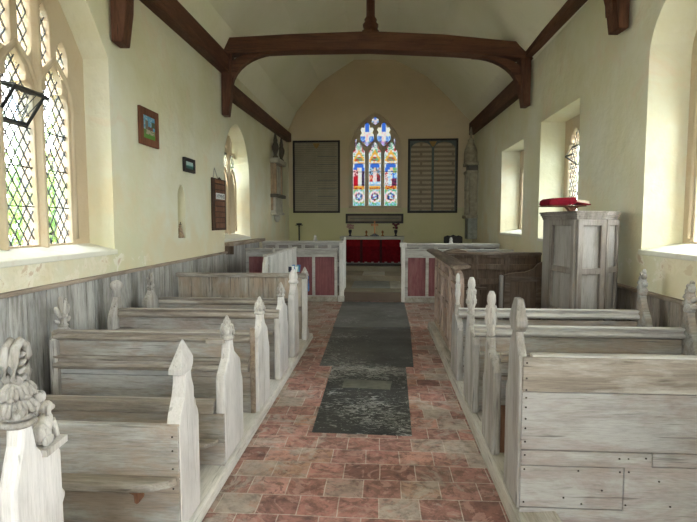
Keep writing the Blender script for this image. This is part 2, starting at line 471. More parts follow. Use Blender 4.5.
# ------------------------------------------------------------------ openings
def arch(c, w, z0, zs, rise, n=9, steep=None):
    """outline of an arched opening: centre, half width, sill, springing, rise"""
    pts = [(c - w, z0), (c + w, z0)]
    if rise >= w:
        R = (w * w + rise * rise) / (2 * w)
        e = math.asin(min(1, rise / R))
        half = [(w - R + R * math.cos(e * i / n), zs + R * math.sin(e * i / n)) for i in range(n + 1)]
    else:
        half = [(w * math.cos(t * PI / 2) * (1 - .0 * t), zs + rise * (.86 * math.sin(t * PI / 2) + .14 * t)) for t in [i / n for i in range(n + 1)]]
    pts += [(c + x, z) for x, z in half]
    pts += [(c - x, z) for x, z in reversed(half[:-1])]
    return pts

def rect(a0, a1, z0, z1): return [(a0, z0), (a1, z0), (a1, z1), (a0, z1)]

def cusped(c, w, z0, zs, rise):
    """light with a cusped trefoil head"""
    pts = [(c - w, z0), (c + w, z0), (c + w, zs)]
    half = [(w, zs), (w * .99, zs + rise * .16), (w * .86, zs + rise * .34), (w * .56, zs + rise * .40), (w * .64, zs + rise * .55), (w * .52, zs + rise * .74), (w * .25, zs + rise * .88), (0, zs + rise)]
    pts = [(c - w, z0), (c + w, z0)] + [(c + x, z) for x, z in half] + [(c - x, z) for x, z in reversed(half[:-1])]
    return pts

def panel_light(c, w, z0, z1):
    """narrow tracery light, round at the foot and pointed at the head"""
    pts = [(c + w * math.cos(t), z0 + w * 1.4 * (1 + math.sin(t))) for t in [PI + PI * i / 8 for i in range(9)]]
    pts += [(c + w, z1 - w * 1.5), (c + w * .6, z1 - w * .6), (c, z1), (c - w * .6, z1 - w * .6), (c - w, z1 - w * 1.5)]
    return pts

def lattice(b, axis, a, u0, u1, z0, z1, dw, dh, wd=.008, th=.010):
    """diamond leading over a rectangle"""
    n = Vector((1, 0, 0)) if axis == 'X' else Vector((0, 1, 0))
    k = dh / dw
    lo = -int((z1 - z0) / dh) - 2
    hi = int((u1 - u0) / dw) + int((z1 - z0) / dh) + 3
    for s in (1, -1):
        for i in range(lo, hi):
            ua = u0 + i * dw if s > 0 else u1 - i * dw
            # line: u = ua + s*(z-z0)/k
            pts = []
            t0, t1 = z0, z1
            for ub in (u0, u1):
                pass
            # clip in u
            if s > 0:
                za = z0 + (u0 - ua) * k; zb = z0 + (u1 - ua) * k
            else:
                za = z0 + (ua - u1) * k; zb = z0 + (ua - u0) * k
            t0 = max(z0, za); t1 = min(z1, zb)
            if t1 - t0 < .01: continue
            f = lambda z: ua + s * (z - z0) / k
            bar(b, place(axis, (f(t0), t0), a), place(axis, (f(t1), t1), a), wd, th, n)

YE = 15.4           # inner face of the east wall
YW = -4.0           # inner face of the west wall
XL, XR = -2.82, 2.62
# wall openings (Y centre, half width, sill, springing, rise)
def canted(c, w, z0, zs, rise):
    half = [(1, 0), (.80, .30), (.61, .565), (.42, .76), (.22, .91), (0, 1)]
    pts = [(c - w, z0), (c + w, z0)] + [(c + w * a, zs + rise * b_) for a, b_ in half]
    return pts + [(c - w * a, zs + rise * b_) for a, b_ in reversed(half[:-1])]
OPL = [canted(4.36, .885, 1.31, 3.27, .72), arch(9.92, .87, 1.29, 2.50, .98)]
OPR = [arch(4.53, .885, 1.32, 3.24, .62), rect(7.2, 8.93, 1.33, 3.26), rect(9.95, 11.75, 1.37, 3.15), arch(-1.6, .885, 1.32, 3.24, .62), arch(.95, .885, 1.32, 3.24, .62)]
NICHE = arch(7.085, .135, 1.375, 1.93, .20)
# the walls are built as sheets on both faces joined around each opening
def wall_side(name, x, xo, ops, extra=None):
    b = B(); outer = rect(YW - .6, YE + .5, -.1, 5.3)
    plate(b, outer, ops + ([extra] if extra else []), 'X', x, xo)
    return struct(name, b, 'plaster')
wl = wall_side('wall_left', XL, XL - .62, OPL, NICHE)
wall_back = B(); prism(wall_back, [(p[0], p[1]) for p in arch(7.085, .16, 1.35, 1.93, .23)], 'X', XL - .13, XL - .6)
struct('wall_left_niche', wall_back, 'plaster_reveal')
wr = wall_side('wall_right', XR, XR + .62, OPR)
# plaster lining of the reveals: a wavy skin inside each opening
EWIN = arch(-.245, .78, 1.98, 3.62, 1.18)
b = B(); plate(b, rect(-3.6, 3.4, -.1, 7.2), [EWIN], 'Y', YE, YE + .5); struct('wall_east', b, 'plaster_east')
b = B(); plate(b, rect(XL, XR, .1, 2.02), [], 'Y', YE - .012, YE + .01); struct('wall_east_dado', b, 'plaster_chancel')
WWIN = arch(-.1, 1.35, 1.3, 3.4, 1.6)
b = B(); plate(b, rect(-3.6, 3.4, -.1, 7.2), [WWIN, rect(2.3, 2.31, 6.9, 6.91)], 'Y', YW, YW - .6); struct('wall_west', b, 'plaster')

# ceiling: canted plaster vault
SEC = [(-2.95, 4.12), (-2.80, 4.40), (-2.58, 4.86), (-1.88, 5.68), (-1.30, 6.05), (-.86, 6.33), (.30, 6.31), (1.26, 5.80), (1.95, 5.12), (2.36, 4.66), (2.62, 4.44), (2.8, 4.1)]
b = B()
out = [(x * 1.05, z + .25) for x, z in SEC]
va, vb = [], []
rows = []
ny = 24
for k in range(ny + 1):
    y = YW - .3 + (YE + .3 - YW + .2) * k / ny
    rows.append([b.verts.new((x + random.uniform(-.012, .012), y, z + random.uniform(-.012, .012))) for x, z in SEC])
for r0, r1 in zip(rows, rows[1:]):
    for i in range(len(SEC) - 1): b.faces.new((r0[i], r0[i + 1], r1[i + 1], r1[i]))
ceil = struct('ceiling', b, 'plaster_ceiling')
sm = ceil.modifiers.new('thick', 'SOLIDIFY'); sm.thickness = .12; sm.offset = 1

# floor
b = B(); box(b, -3.4, 3.2, YW - .6, 10.32, -.12, 0); struct('floor', b, 'tile')
b = B(); prism(b, [(10.32, -.1), (16, -.1), (16, .42), (13.6, .42), (13.6, .30), (12.4, .30), (12.4, .175), (10.32, .175)], 'X', -2.85, 2.65)
struct('floor_chancel', b, 'chan_stone')
b = B(); box(b, -.80, .42, 10.30, 10.40, .0, .182); struct('trim_1', b, 'step', bev=.01)

# side floors under the pews and the kerbs that carry the bench ends
b = B(); box(b, XL, -1.12, -3.9, 7.0, 0, .05); struct('floor_pews_left', b, 'pew_floor')
b = B(); box(b, .86, XR, -3.9, 7.75, 0, .06); struct('floor_pews_right', b, 'pew_floor')
b = B(); prism(b, [(-.955, 0), (-.965, .065), (-1.17, .075), (-1.17, 0)], 'Y', -3.5, 7.0); struct('trim_2', b, 'kerb', bev=.012)
b = B(); prism(b, [(.68, 0), (.69, .10), (.90, .115), (.90, 0)], 'Y', -3.5, 7.75); struct('trim_3', b, 'kerb_grey', bev=.012)

# wainscots
def wainscot(name, x, s, y0, y1, z0, z1, m, w=.145):
    b = B(); pts = []
    y = y0
    random.seed(int(abs(y0) * 10) + 3)
    while y < y1 - .01:
        ye = min(y + w, y1); t = .028 + random.uniform(-.004, .004)
        pts += [(x + s * .012, y + .003), (x + s * t, y + .008), (x + s * t, ye - .008), (x + s * .012, ye - .003)]
        y = ye
    pts = [(x - s * .02, y0)] + pts + [(x - s * .02, y1)]
    prism(b, pts, 'Z', z0, z1)
    o = struct(name, b, m)
    b = B(); box(b, *sorted((x - s * .02, x + s * .055)), y0, y1, z1, z1 + .035)
    obj('cap_rail', b, 'cap', o, .008)
    return o
wainscot('baseboard_left', XL, 1, -3.9, 9.05, .02, 1.04, 'wain')
wainscot('baseboard_right', XR, -1, -3.9, 8.4, .02, .885, 'wain_brown')
o = wainscot('baseboard_chancel', XL, 1, 9.07, 11.5, .02, 1.15, 'wain', .2)
b = B(); box(b, XL, XL + .17, 9.02, 11.5, 1.17, 1.235); obj('shelf', b, 'cap', o, .008)
b = B(); box(b, XL, XL + .15, 9.03, 9.09, 1.02, 1.17); obj('shelf_end', b, 'brown', o, .006)

# wall plates
def beamY(name, x0, x1, y0, y1, za, zb, h):
    b = B()
    vs = [b.verts.new((x, y, z)) for (y, zz) in ((y0, za), (y1, zb)) for x, z in ((x0, zz), (x1, zz), (x1, zz + h), (x0, zz + h))]
    for f in ((0, 1, 2, 3), (7, 6, 5, 4), (0, 4, 5, 1), (1, 5, 6, 2), (2, 6, 7, 3), (3, 7, 4, 0)): b.faces.new([vs[i] for i in f])
    return struct(name, b, 'oak_y', bev=.012)
beamY('trim_4', -2.95, -2.66, YW, 9.12, 4.06, 4.18, .30)
beamY('trim_5', -2.95, -2.68, 9.12, YE - .3, 3.81, 3.92, .25)
beamY('trim_6', 2.46, 2.80, YW, 9.66, 4.32, 4.47, .34)
beamY('trim_7', 2.48, 2.80, 9.68, YE + .0, 3.97, 4.12, .34)

# ------------------------------------------------------------------ roof trusses
def truss(y, label):
    t = thing('roof_truss', label, 'roof truss', (0, y, 4.5), 'dark oak roof trusses')
    hy = .14
    t.rotation_euler = (0, 0, .095)
    b = B()
    top = [(-2.82, 4.74), (-1.6, 4.82), (-.24, 4.88), (1.0, 4.84), (2.68, 4.70)]
    bot = [(2.68, 4.44), (1.2, 4.53), (-.24, 4.575), (-1.5, 4.545), (-2.82, 4.48)]
    prism(b, top + bot, 'Y', y - hy, y + hy); obj('tie_beam', b, 'oak', t, .015)
    for s, x, zb, zt in ((1, -2.82, 3.45, 4.5), (-1, 2.58, 3.64, 4.46)):
        b = B()
        P = [(x, zb), (x + s * .11, zb), (x + s * .16, zb + .35), (x + s * .19, zt), (x, zt)]
        prism(b, P, 'Y', y - .11, y + .11); obj('wall_post', b, 'oak_z', t, .012)
        b = B()
        n = 10
        inner = []; outer = []
        for i in range(n + 1):
            a = i / n * PI / 2
            inner.append((x + s * (.165 + .86 * (1 - math.cos(a))), zt - .66 + .68 * math.sin(a) ** .9))
            outer.append((x + s * (.165 + .62 * (1 - math.cos(a)) - .03), zt - .22 + .25 * math.sin(a)))
        prism(b, inner + outer[::-1], 'Y', y - .07, y + .07); obj('arched_brace', b, 'oak', t, .008)
    b = B()
    lathe(b, [(.15, 4.86), (.15, 4.93), (.115, 4.95), (.135, 5.0), (.135, 5.04), (.10, 5.08), (.11, 5.12), (.075, 5.17), (.07, 5.9), (.09, 6.0), (.07, 6.05), (.07, 6.36)], (-.235, y), 8)
    obj('king_post', b, 'oak_z', t)
truss(9.3, 'dark oak cambered tie beam with king post and arched braces spanning the nave')
truss(5.65, 'nearer dark oak truss of which only the brace feet show beside the near windows')

# ------------------------------------------------------------------ plain windows
def window(n, side, xw, c, outline, lights, tracery, z0, zt, sill_z, gm='glass', dw=.105, dh=.155):
    """stone tracery, glass, leading, iron bars and sill of one side-wall window"""
    s = -1 if side == 'L' else 1
    xs = abs(xw) + .27 if side == 'L' else abs(xw) + .40
    b = B(); plate(b, outline, lights + tracery, 'X', s * xs, s * (xs + .15))
    w = struct('window_%d' % n, b, 'stone', bev=.032)
    ys = [p[0] for p in outline]; zs = [p[1] for p in outline]
    b = B(); gx = s * (xs + .055)
    prism(b, [(c + (p[0] - c) * .97, p[1] * .995 + .01) for p in outline], 'X', gx, gx + s * .004); obj('glass', b, gm, w)
    b = B(); lattice(b, 'X', gx - s * .008, min(ys) + .06, max(ys) - .06, z0, zt, dw, dh); obj('leading', b, 'lead', w)
    b = B()
    ll = lights[:]
    for l in ll:
        y0 = min(p[0] for p in l); y1 = max(p[0] for p in l); h0 = min(p[1] for p in l); h1 = max(p[1] for p in l)
        k = h0 + .34
        while k < h1 - .3:
            bar(b, (gx - s * .02, y0 - .02, k), (gx - s * .02, y1 + .02, k), .010, .010, (0, 0, 1)); k += .345
    obj('saddle_bar', b, 'iron', w)
    b = B(); a = abs(xw)
    prism(b, [(s * (a - .015), sill_z - .05), (s * (a - .015), sill_z), (s * (xs + .03), sill_z + .075), (s * (xs + .03), sill_z - .05)], 'Y', min(ys) + .01, max(ys) - .01)
    obj('sill', b, 'sill', w, .01)
    return w, gx

def shrink(o, c, d):
    zs = [p[1] for p in o]; zc = (min(zs) + max(zs)) / 2
    return o

def three_light(n, side, xw, c, op, sill_z, zs=2.66, zh=3.06, gm='glass', off=0.0):
    oc = c; c = c + off
    L = [cusped(c + k * .51, .195, sill_z + .085, zs, zh - zs) for k in (-1, 0, 1)]
    T = []
    for k, (za, zb) in zip((-2.5, -1.5, -.5, .5, 1.5, 2.5), ((2.98, 3.33), (3.02, 3.58), (3.06, 3.74), (3.06, 3.74), (3.02, 3.58), (2.98, 3.33))):
        T.append(panel_light(c + k * .258, .085, za - .02, zb))
    outl = [(oc + (p[0] - oc) * 1.06, p[1] + (.03 if p[1] > 2 else -.03)) for p in op]
    w, gx = window(n, side, xw, oc, outl, L, T, sill_z + .05, 3.8, sill_z, gm=gm)
    sg = -1 if side == 'L' else 1
    xi = sg * (abs(gx) - .060)
    for k in (-.5, .5):
        b = B(); top = 3.78 if n != 2 else 3.3
        prism(b, [(xi - sg * .045, c + k * .51 * 2 * .5 - .014), (xi - sg * .045, c + k * .51 + .014), (xi + sg * .01, c + k * .51 + .045), (xi + sg * .01, c + k * .51 - .045)], 'Z', sill_z + .06, top)
        obj('mullion', b, 'stone', w, .008)
    for k in (-1, 0, 1):
        b = B(); cc_ = c + k * .51
        arc = [(cc_ + q * .245, h) for q, h in ((-1, sill_z + .12), (-1, zs), (-.93, zs + (zh - zs) * .45), (-.6, zs + (zh - zs) * .82), (0, zh + .06), (.6, zs + (zh - zs) * .82), (.93, zs + (zh - zs) * .45), (1, zs), (1, sill_z + .12))]
        tube(b, [(xi, y, z) for y, z in arc], .024, 6); obj('hood_moulding', b, 'stone', w)
    return w, gx

w1, gx = three_light(1, 'L', XL, 4.36, OPL[0], 1.31, off=-.11)
# open hopper casement in the middle light of the near left window
def casement(w, gx, s, y0, y1, z_hi, z_lo, swing):
    b = B()
    hx = gx - s * .05
    zt, zb = z_hi, z_lo
    fr = [(hx - s * swing, y0, zt - .02), (hx - s * swing, y1, zt - .02), (hx, y1, zb), (hx, y0, zb)]
    nrm = Vector((1, 0, .6))
    for p, q in zip(fr, fr[1:] + fr[:1]): bar(b, p, q, .036, .02, nrm)
    c = obj('casement', b, 'iron', w)
    b = B()
    A = [Vector(p) for p in fr]
    for i in range(1, 4):
        bar(b, A[3].lerp(A[2], i / 4), A[0].lerp(A[1], min(1, i / 4 + .25)), .007, .007, nrm)
        bar(b, A[3].lerp(A[2], i / 4), A[0].lerp(A[1], i / 4 - .25), .007, .007, nrm)
    obj('casement_leading', b, 'lead', c)
    b = B(); b.faces.new([b.verts.new(p) for p in fr]); obj('casement_glass', b, 'glass_clear', c)
    b = B()
    bar(b, (hx, y0 - .02, zt + .03), (hx, y1 + .30, zt + .03), .03, .03, (1, 0, 0))
    bar(b, (hx, y0 + .01, zt + .03), (hx - s * swing, y0 + .01, zt), .016, .016, (0, 1, 0))
    bar(b, (hx, y1 - .01, zt + .03), (hx - s * swing, y1 - .01, zt), .016, .016, (0, 1, 0))
    obj('casement_stay', b, 'iron', c)
casement(w1, gx, -1, 4.0, 4.36, 2.70, 2.44, .17)

three_light(2, 'L', XL, 9.92, OPL[1], 1.29, 2.25, 2.6)
three_light(3, 'R', XR, 4.53, OPR[0], 1.32, gm='glass_mid')
def rect_window(n, y0, y1, z0, z1):
    c = (y0 + y1) / 2; q = (y1 - y0 - .3) / 4
    L = [cusped(c + k * (q + .05), q - .05, z0 + .1, z1 - .55, .38) for k in (-1, 1)]
    return window(n, 'R', XR, c, rect(y0 - .02, y1 + .02, z0 - .04, z1 + .03), L, [], z0 + .05, z1 - .05, z0)
w4, gx4 = rect_window(4, *(7.2, 8.93, 1.33, 3.26))
b = B()
for a, q in (((gx4 - .04, 8.62, 2.80), (gx4 - .2, 8.45, 2.63)), ((gx4 - .2, 8.45, 2.63), (gx4 - .04, 8.40, 2.50)), ((gx4 - .04, 8.62, 2.80), (gx4 - .04, 8.2, 2.80)), ((gx4 - .2, 8.45, 2.63), (gx4 - .2, 8.15, 2.63))):
    bar(b, a, q, .022, .022, (1, .3, 0))
obj('casement', b, 'iron', w4)
rect_window(5, 9.95, 11.75, 1.37, 3.15)
three_light(6, 'R', XR, -1.6, OPR[3], 1.32, gm='glass_clear')  # unseen window added behind the camera to light the nave
three_light(7, 'R', XR, .95, OPR[4], 1.32, gm='glass_mid')  # another unseen window, added beside the camera for more side light
# unseen west window, added behind the camera for light from that end
b = B(); plate(b, [(-.1 + (x + .1) * 1.03, z) for x, z in arch(-.1, 1.35, 1.27, 3.4, 1.62)], [cusped(-.1 + k * .88, .36, 1.38, 3.3, .7) for k in (-1, 0, 1)] + [arch(-.1 + k, .3, 4.02, 4.2, .35) for k in (-.42, .42)], 'Y', YW - .3, YW - .45)
w8 = struct('window_8', b, 'stone', bev=.02)
b = B(); box(b, -1.4, 1.2, YW - .42, YW - .415, 1.3, 4.98); obj('glass', b, 'glass_west', w8)
b = B(); lattice(b, 'Y', YW - .40, -1.3, 1.1, 1.35, 4.9, .15, .22); obj('leading', b, 'lead', w8)

# ------------------------------------------------------------------ east window
def Xe(px): return (px - 382.9) / 515 * YE * 1.0
LT = [(-.73, .185), (-.252, .185), (.228, .195)]
holes = [cusped(c, w, 2.085, 3.62, .37) for c, w in LT]
def foil(c, zc, w, h):
    return [(c + w * f, zc + h * q) for f, q in ((0, -1), (.55, -.72), (.98, -.45), (1, .0), (.78, .16), (1, .38), (.80, .62), (.42, .60), (.34, .86), (0, 1), (-.34, .86), (-.42, .60), (-.80, .62), (-1, .38), (-.78, .16), (-1, .0), (-.98, -.45), (-.55, -.72))]
fo = [foil(-.485, 4.20, .205, .36), foil(.01, 4.20, .205, .36)]
holes += fo + [foil(-.245, 4.60, .115, .125)]
holes += [[(-.86, 3.86), (-.80, 3.92), (-.80, 4.10), (-.84, 4.06)], [(.37, 3.86), (.31, 3.92), (.31, 4.10), (.35, 4.06)]]
b = B(); plate(b, [(-.245 + (x + .245) * 1.02, z) for x, z in EWIN], holes, 'Y', YE + .16, YE + .30)
ew = struct('window_9', b, 'stone', bev=.012)
def stained(c, w, z0, z1, scheme):
    rnd = random.Random(scheme)
    W = (.72, .78, .74); BL = (.05, .16, .62); RD = (.50, .015, .03); GR = (.10, .42, .22); GO = (.80, .42, .06); DK = (.035, .03, .05); LB = (.35, .62, .85); PK = (.85, .50, .50); OL = (.45, .45, .16)
    def colr(u, v, i, k):
        x = u * 2 - 1; a = abs(x)
        if scheme >= 10:                                  # tracery pieces
            r = math.hypot(x, (v - .45) * 2)
            q = rnd.random()
            if v < .22: return (.55, .35, .75) if q < .6 else LB
            if a < .22 and v > .6: return BL
            if v < .45 and a > .35: return BL if q < .6 else LB
            if r < .5: return PK if q < .4 else W
            return W if q < .75 else (.85, .82, .5)
        q = rnd.random()
        if a > .86: return W if (k % 2 or q < .3) else (.6, .8, .85)
        if v < .05: return GR if q < .6 else LB
        if v < .27:                                       # roundel at the foot
            r = math.hypot(x, (v - .15) * 9.0)
            if r < .35: return W if q < .6 else BL
            if r < .55: return (RD, BL, GR)[(i + k) % 3] if q < .6 else DK
            if r < .85: return W if q < .7 else PK
            return (OL, GR, LB)[int(q * 3)]
        if v < .315: return GO if q < .7 else RD
        if v < .66:                                       # figures
            y = (v - .315) / .345
            sh = (scheme - 1) * .3 * (1 if scheme != 2 else 0)
            if y > .84: 
                return BL if a < .75 and math.hypot(x, (y - .84) * 3) < .75 else W
            hx = x - (-.05 + .12 * (scheme - 1))
            if y > .68 and abs(hx) < .16: return (.80, .58, .42)
            if scheme == 0:
                if abs(x - .12) < .26: return W if q < .75 else (.75, .7, .6)
                if x < -.15 and y < .75: return RD if y < .45 else ((.25, .03, .05) if q < .5 else PK)
                if x > .38 and y < .7: return DK if q < .7 else (.15, .1, .25)
                return BL if y > .7 else (W if q < .4 else GR)
            if scheme == 1:
                if abs(x) < .28 and .2 < y < .7: return W if q < .6 else PK
                if y < .22: return LB if q < .6 else W
                if x > .2 and y < .5: return (.30, .04, .05) if q < .7 else DK
                if x < -.3 and y < .5: return RD if q < .4 else (.75, .45, .3)
                return DK if q < .3 else ((.45, .2, .1) if q < .6 else LB)
            if abs(x + .18) < .25 and y < .72: return W if q < .7 else LB
            if x > .2 and y < .35: return (.22, .04, .10) if q < .6 else DK
            if x > .15 and y < .6: return BL if q < .5 else LB
            if x > .3: return GR if q < .5 else OL
            return BL if y > .62 else (RD if q < .3 else W)
        if v < .70: return W if q < .5 else GO
        t = (v - .70) / .30                               # canopy
        if abs(a - (.8 - t * 1.6)) < .16: return GO
        if a < .8 - t * 1.6: return (RD if q < .35 else GR) if t < .22 else W
        if t > .45: return RD if (a > .4 and q < .7) else (GR if q < .4 else W)
        return W if q < .55 else GR
    nz = max(8, int((z1 - z0) / .032))
    o = grid_tint('stained_light', 'stained', ew, 14, nz, lambda u, v: (c - w + 2 * w * u, YE + .24, z0 + (z1 - z0) * v), colr)
    return o
for i, (c, w) in enumerate(LT): stained(c, w + .01, 2.07, 4.0, i)
stained(-.485, .215, 3.83, 4.57, 10); stained(.01, .215, 3.83, 4.57, 11); stained(-.245, .12, 4.46, 4.74, 12)
stained(-.83, .035, 3.85, 4.11, 13); stained(.34, .035, 3.85, 4.11, 14)
b = B()
for c, w in LT:
    for z in (2.62, 2.71, 3.1, 3.34): bar(b, (c - w, YE + .232, z), (c + w, YE + .232, z), .014, .01, (0, 1, 0))
obj('leading', b, 'lead', ew)
b = B(); prism(b, [(YE - .03, 1.9), (YE - .03, 1.99), (YE + .2, 2.08), (YE + .2, 1.9)], 'X', -1.06, .57); obj('sill', b, 'stone', ew, .01)

# ------------------------------------------------------------------ pews
def finial(bm, kind, x, y, z, s=1.0, t=.06):
    """carved head of a bench end, standing at (x, y, z)"""
    if kind == 'lozenge':
        hw = .082 * s; H = .175 * s
        P = [(y - .045 * s, z), (y - hw, z + H * .20), (y - hw, z + H * .36), (y - .035, z + H), (y + .035, z + H), (y + hw, z + H * .42), (y + hw, z + H * .22), (y + .045 * s, z)]
        t *= 1.35
    elif kind == 'spear':
        hw = .095 * s; H = .175 * s
        P = [(y - .05 * s, z), (y - hw, z + H * .06), (y - hw, z + H * .22), (y + .010, z + H), (y + .018, z + H), (y + hw * .8, z + H * .42), (y + hw * .8, z + H * .2), (y + .05 * s, z)]
    if kind in ('lozenge', 'spear'):
        prism(bm, P, 'X', x - t / 2, x + t / 2)
        kx = .12 if kind == 'spear' else .62
        for v in bm.verts:
            if v.co.z > z + H * .9: v.co.x = x + (v.co.x - x) * kx
    elif kind == 'pinnacle':
        pr = [(.036, z), (.052, z + .012), (.052, z + .028), (.038, z + .040), (.045, z + .055), (.052, z + .080), (.046, z + .10), (.030, z + .125), (.022, z + .15), (.006, z + .18)]
        lathe(bm, [(r * s, z + (h - z) * s) for r, h in pr], (x, y), 10)
        for tier, (hh, rr, bl) in enumerate(((.062, .043, .022), (.10, .035, .018), (.135, .02, .013))):
            for k in range(5):
                a = 2 * PI * k / 5 + tier * .6
                blob(bm, (x + rr * s * math.cos(a), y + rr * s * math.sin(a), z + hh * s), (bl * s * .8, bl * s * .8, bl * s * 1.3), sub=1)
    elif kind == 'cap':
        lathe(bm, [(.05 * s, z), (.062 * s, z + .01), (.062 * s, z + .03), (.048 * s, z + .045), (.055 * s, z + .07), (.05 * s, z + .11), (.028 * s, z + .15), (.01 * s, z + .175)], (x, y), 10)
    elif kind == 'fleur':
        lathe(bm, [(.034 * s, z), (.042 * s, z + .012), (.030 * s, z + .03), (.026 * s, z + .09)], (x, y), 10)
        blob(bm, (x, y, z + .085 * s), (.032 * s, .060 * s, .022 * s))
        blob(bm, (x, y - .015 * s, z + .165 * s), (.018 * s, .026 * s, .085 * s), (.12, 0, 0)); blob(bm, (x + .012, y + .018 * s, z + .155 * s), (.018 * s, .024 * s, .075 * s), (-.2, 0, 0))
        for q in (-1, 1):
            blob(bm, (x, y + q * .062 * s, z + .125 * s), (.018 * s, .024 * s, .055 * s), (-q * .55, 0, 0)); blob(bm, (x, y + q * .07 * s, z + .05 * s), (.018 * s, .032 * s, .020 * s), (q * .5, 0, 0))
    elif kind == 'knob':
        lathe(bm, [(.034 * s, z), (.030 * s, z + .05), (.038 * s, z + .07), (.055 * s, z + .10), (.056 * s, z + .13), (.036 * s, z + .155), (.01 * s, z + .165)], (x, y), 10)
    elif kind == 'poppy':
        lathe(bm, [(.045 * s, z), (.055 * s, z + .012 * s), (.045 * s, z + .025 * s), (.040 * s, z + .10 * s), (.03 * s, z + .19 * s), (.008 * s, z + .245 * s)], (x, y), 10)
        for tier, (hh, rr, n, lr) in enumerate(((.055, .052, 6, (.022, .036, .040)), (.10, .050, 5, (.020, .030, .042)), (.16, .030, 4, (.016, .022, .042)), (.21, .014, 3, (.012, .016, .032)))):
            for k in range(n):
                a = 2 * PI * k / n + tier * .5
                blob(bm, (x + rr * s * math.cos(a) * .7, y + rr * s * math.sin(a), z + hh * s), tuple(q * s for q in lr), (0, .35, a), 1)
    elif kind == 'figure':                       # worn upright carved figures, two heads over folded leaves
        lathe(bm, [(.040 * s, z), (.048 * s, z + .02 * s), (.036 * s, z + .06 * s), (.042 * s, z + .12 * s), (.028 * s, z + .15 * s)], (x, y), 10, .8)
        blob(bm, (x, y - .018 * s, z + .17 * s), (.026 * s, .026 * s, .036 * s)); blob(bm, (x, y + .024 * s, z + .145 * s), (.024 * s, .024 * s, .034 * s))
        blob(bm, (x, y - .02 * s, z + .21 * s), (.018 * s, .018 * s, .024 * s)); blob(bm, (x, y + .026 * s, z + .185 * s), (.016 * s, .016 * s, .02 * s))
        for k, (dy, dz) in enumerate(((-.05, .05), (.05, .06), (-.045, .10), (.046, .11))):
            blob(bm, (x, y + dy * s, z + dz * s), (.026 * s, .02 * s, .032 * s), (k * .5 - .7, 0, 0), 1)
    elif kind == 'turned':
        pr = [(.034, 0), (.048, .012), (.036, .03), (.050, .065), (.056, .11), (.050, .15), (.036, .165), (.046, .185), (.040, .215), (.022, .235)]
        lathe(bm, [(r * s, z + h * 1.32) for r, h in pr], (x, y), 10)
        for k in range(6):
            for hh in (.09, .15):
                a = 2 * PI * k / 6 + hh * 9
                blob(bm, (x + .050 * s * math.cos(a), y + .050 * s * math.sin(a), z + hh * 1.25), (.016 * s, .016 * s, .030), sub=1)

def bench_end(parent, x, s, y0, y1, zb, zs, zn, kind, fs=1.0, t=.06, m='end_white', step=.5, c=.42, mf='carved', name='bench_end'):
    """upright bench end whose aisle face is at x; s is +1 when its thickness runs to +x.
    zs shoulder height, zn neck height where the finial stands"""
    w = y1 - y0; yc = y0 + w * c
    nk = .036 * fs
    b = B()
    P = [(y0, zb), (y1, zb), (y1, step - .03), (y1 - .008, step), (y1 - .035, step + .04), (y1 - .042, step + .08), (y1 - .045, zs - .04), (y1 - .06, zs)]
    P += [(yc + nk + .035, zs + (zn - zs) * .45), (yc + nk + .008, zs + (zn - zs) * .75), (yc + nk, zn), (yc - nk, zn), (yc - nk - .006, zs + (zn - zs) * .7), (yc - nk - .025, zs + (zn - zs) * .35), (y0 + .02, zs - .02), (y0, zs - .07)]
    prism(b, P, 'X', x, x + s * t)
    e = obj(name, b, m, parent, .012)
    b = B(); finial(b, kind, x + s * t / 2, yc, zn - .006, fs, t * .95)
    obj('finial', b, mf, e, {'lozenge': .008, 'spear': .003}.get(kind, 0))
    return e

def wall_end(parent, x, y0, y1, zb, zs, zn, kind, fs, m='carved', c=.42):
    """wall-side bench end with an S-curved neck"""
    w = y1 - y0; yc = y0 + w * c
    b = B(); n = 8
    L = []; R = []
    for i in range(n + 1):
        t = i / n; e = t * t * (3 - 2 * t)
        L.append((y0 + (yc - .03 - y0) * e, zs + (zn - zs) * t)); R.append((y1 - (y1 - yc - .03) * e, zs + (zn - zs) * t))
    prism(b, [(y0, zb), (y1, zb)] + R + L[::-1], 'X', x - .03, x + .03)
    e = obj('bench_end', b, m, parent, .01)
    b = B(); finial(b, kind, x, yc, zn - .005, fs); obj('finial', b, m, e)
    return e

def moulded(bm, x0, x1, y, z1, h, d):
    """moulded rail: fillet, hollow and bead on the camera side; y is the back's face"""
    P = [(y + .03, z1 - h), (y + .03, z1), (y - d * .8, z1), (y - d * .8, z1 - h * .16), (y - d * .3, z1 - h * .26), (y - d * .35, z1 - h * .40), (y - d * .85, z1 - h * .5), (y - d, z1 - h * .68), (y - d * .8, z1 - h * .88), (y - d * .2, z1 - h)]
    prism(bm, P, 'X', x0, x1)

def boards(bm, x0, x1, y0, y1, zs, gap=.005):
    for a, q in zip(zs, zs[1:]):
        box(bm, x0, x1, y0 + random.uniform(0, .003), y1, a + gap / 2, q - gap / 2)

def nails(parent, pts, r=.0055):
    for p in pts:
        b = B(); blob(b, p, (r, .004, r), sub=1); obj('nail_head', b, 'nail', parent)

XA, XAR = -.985, .70
G = 'open benches on the hymn board side'
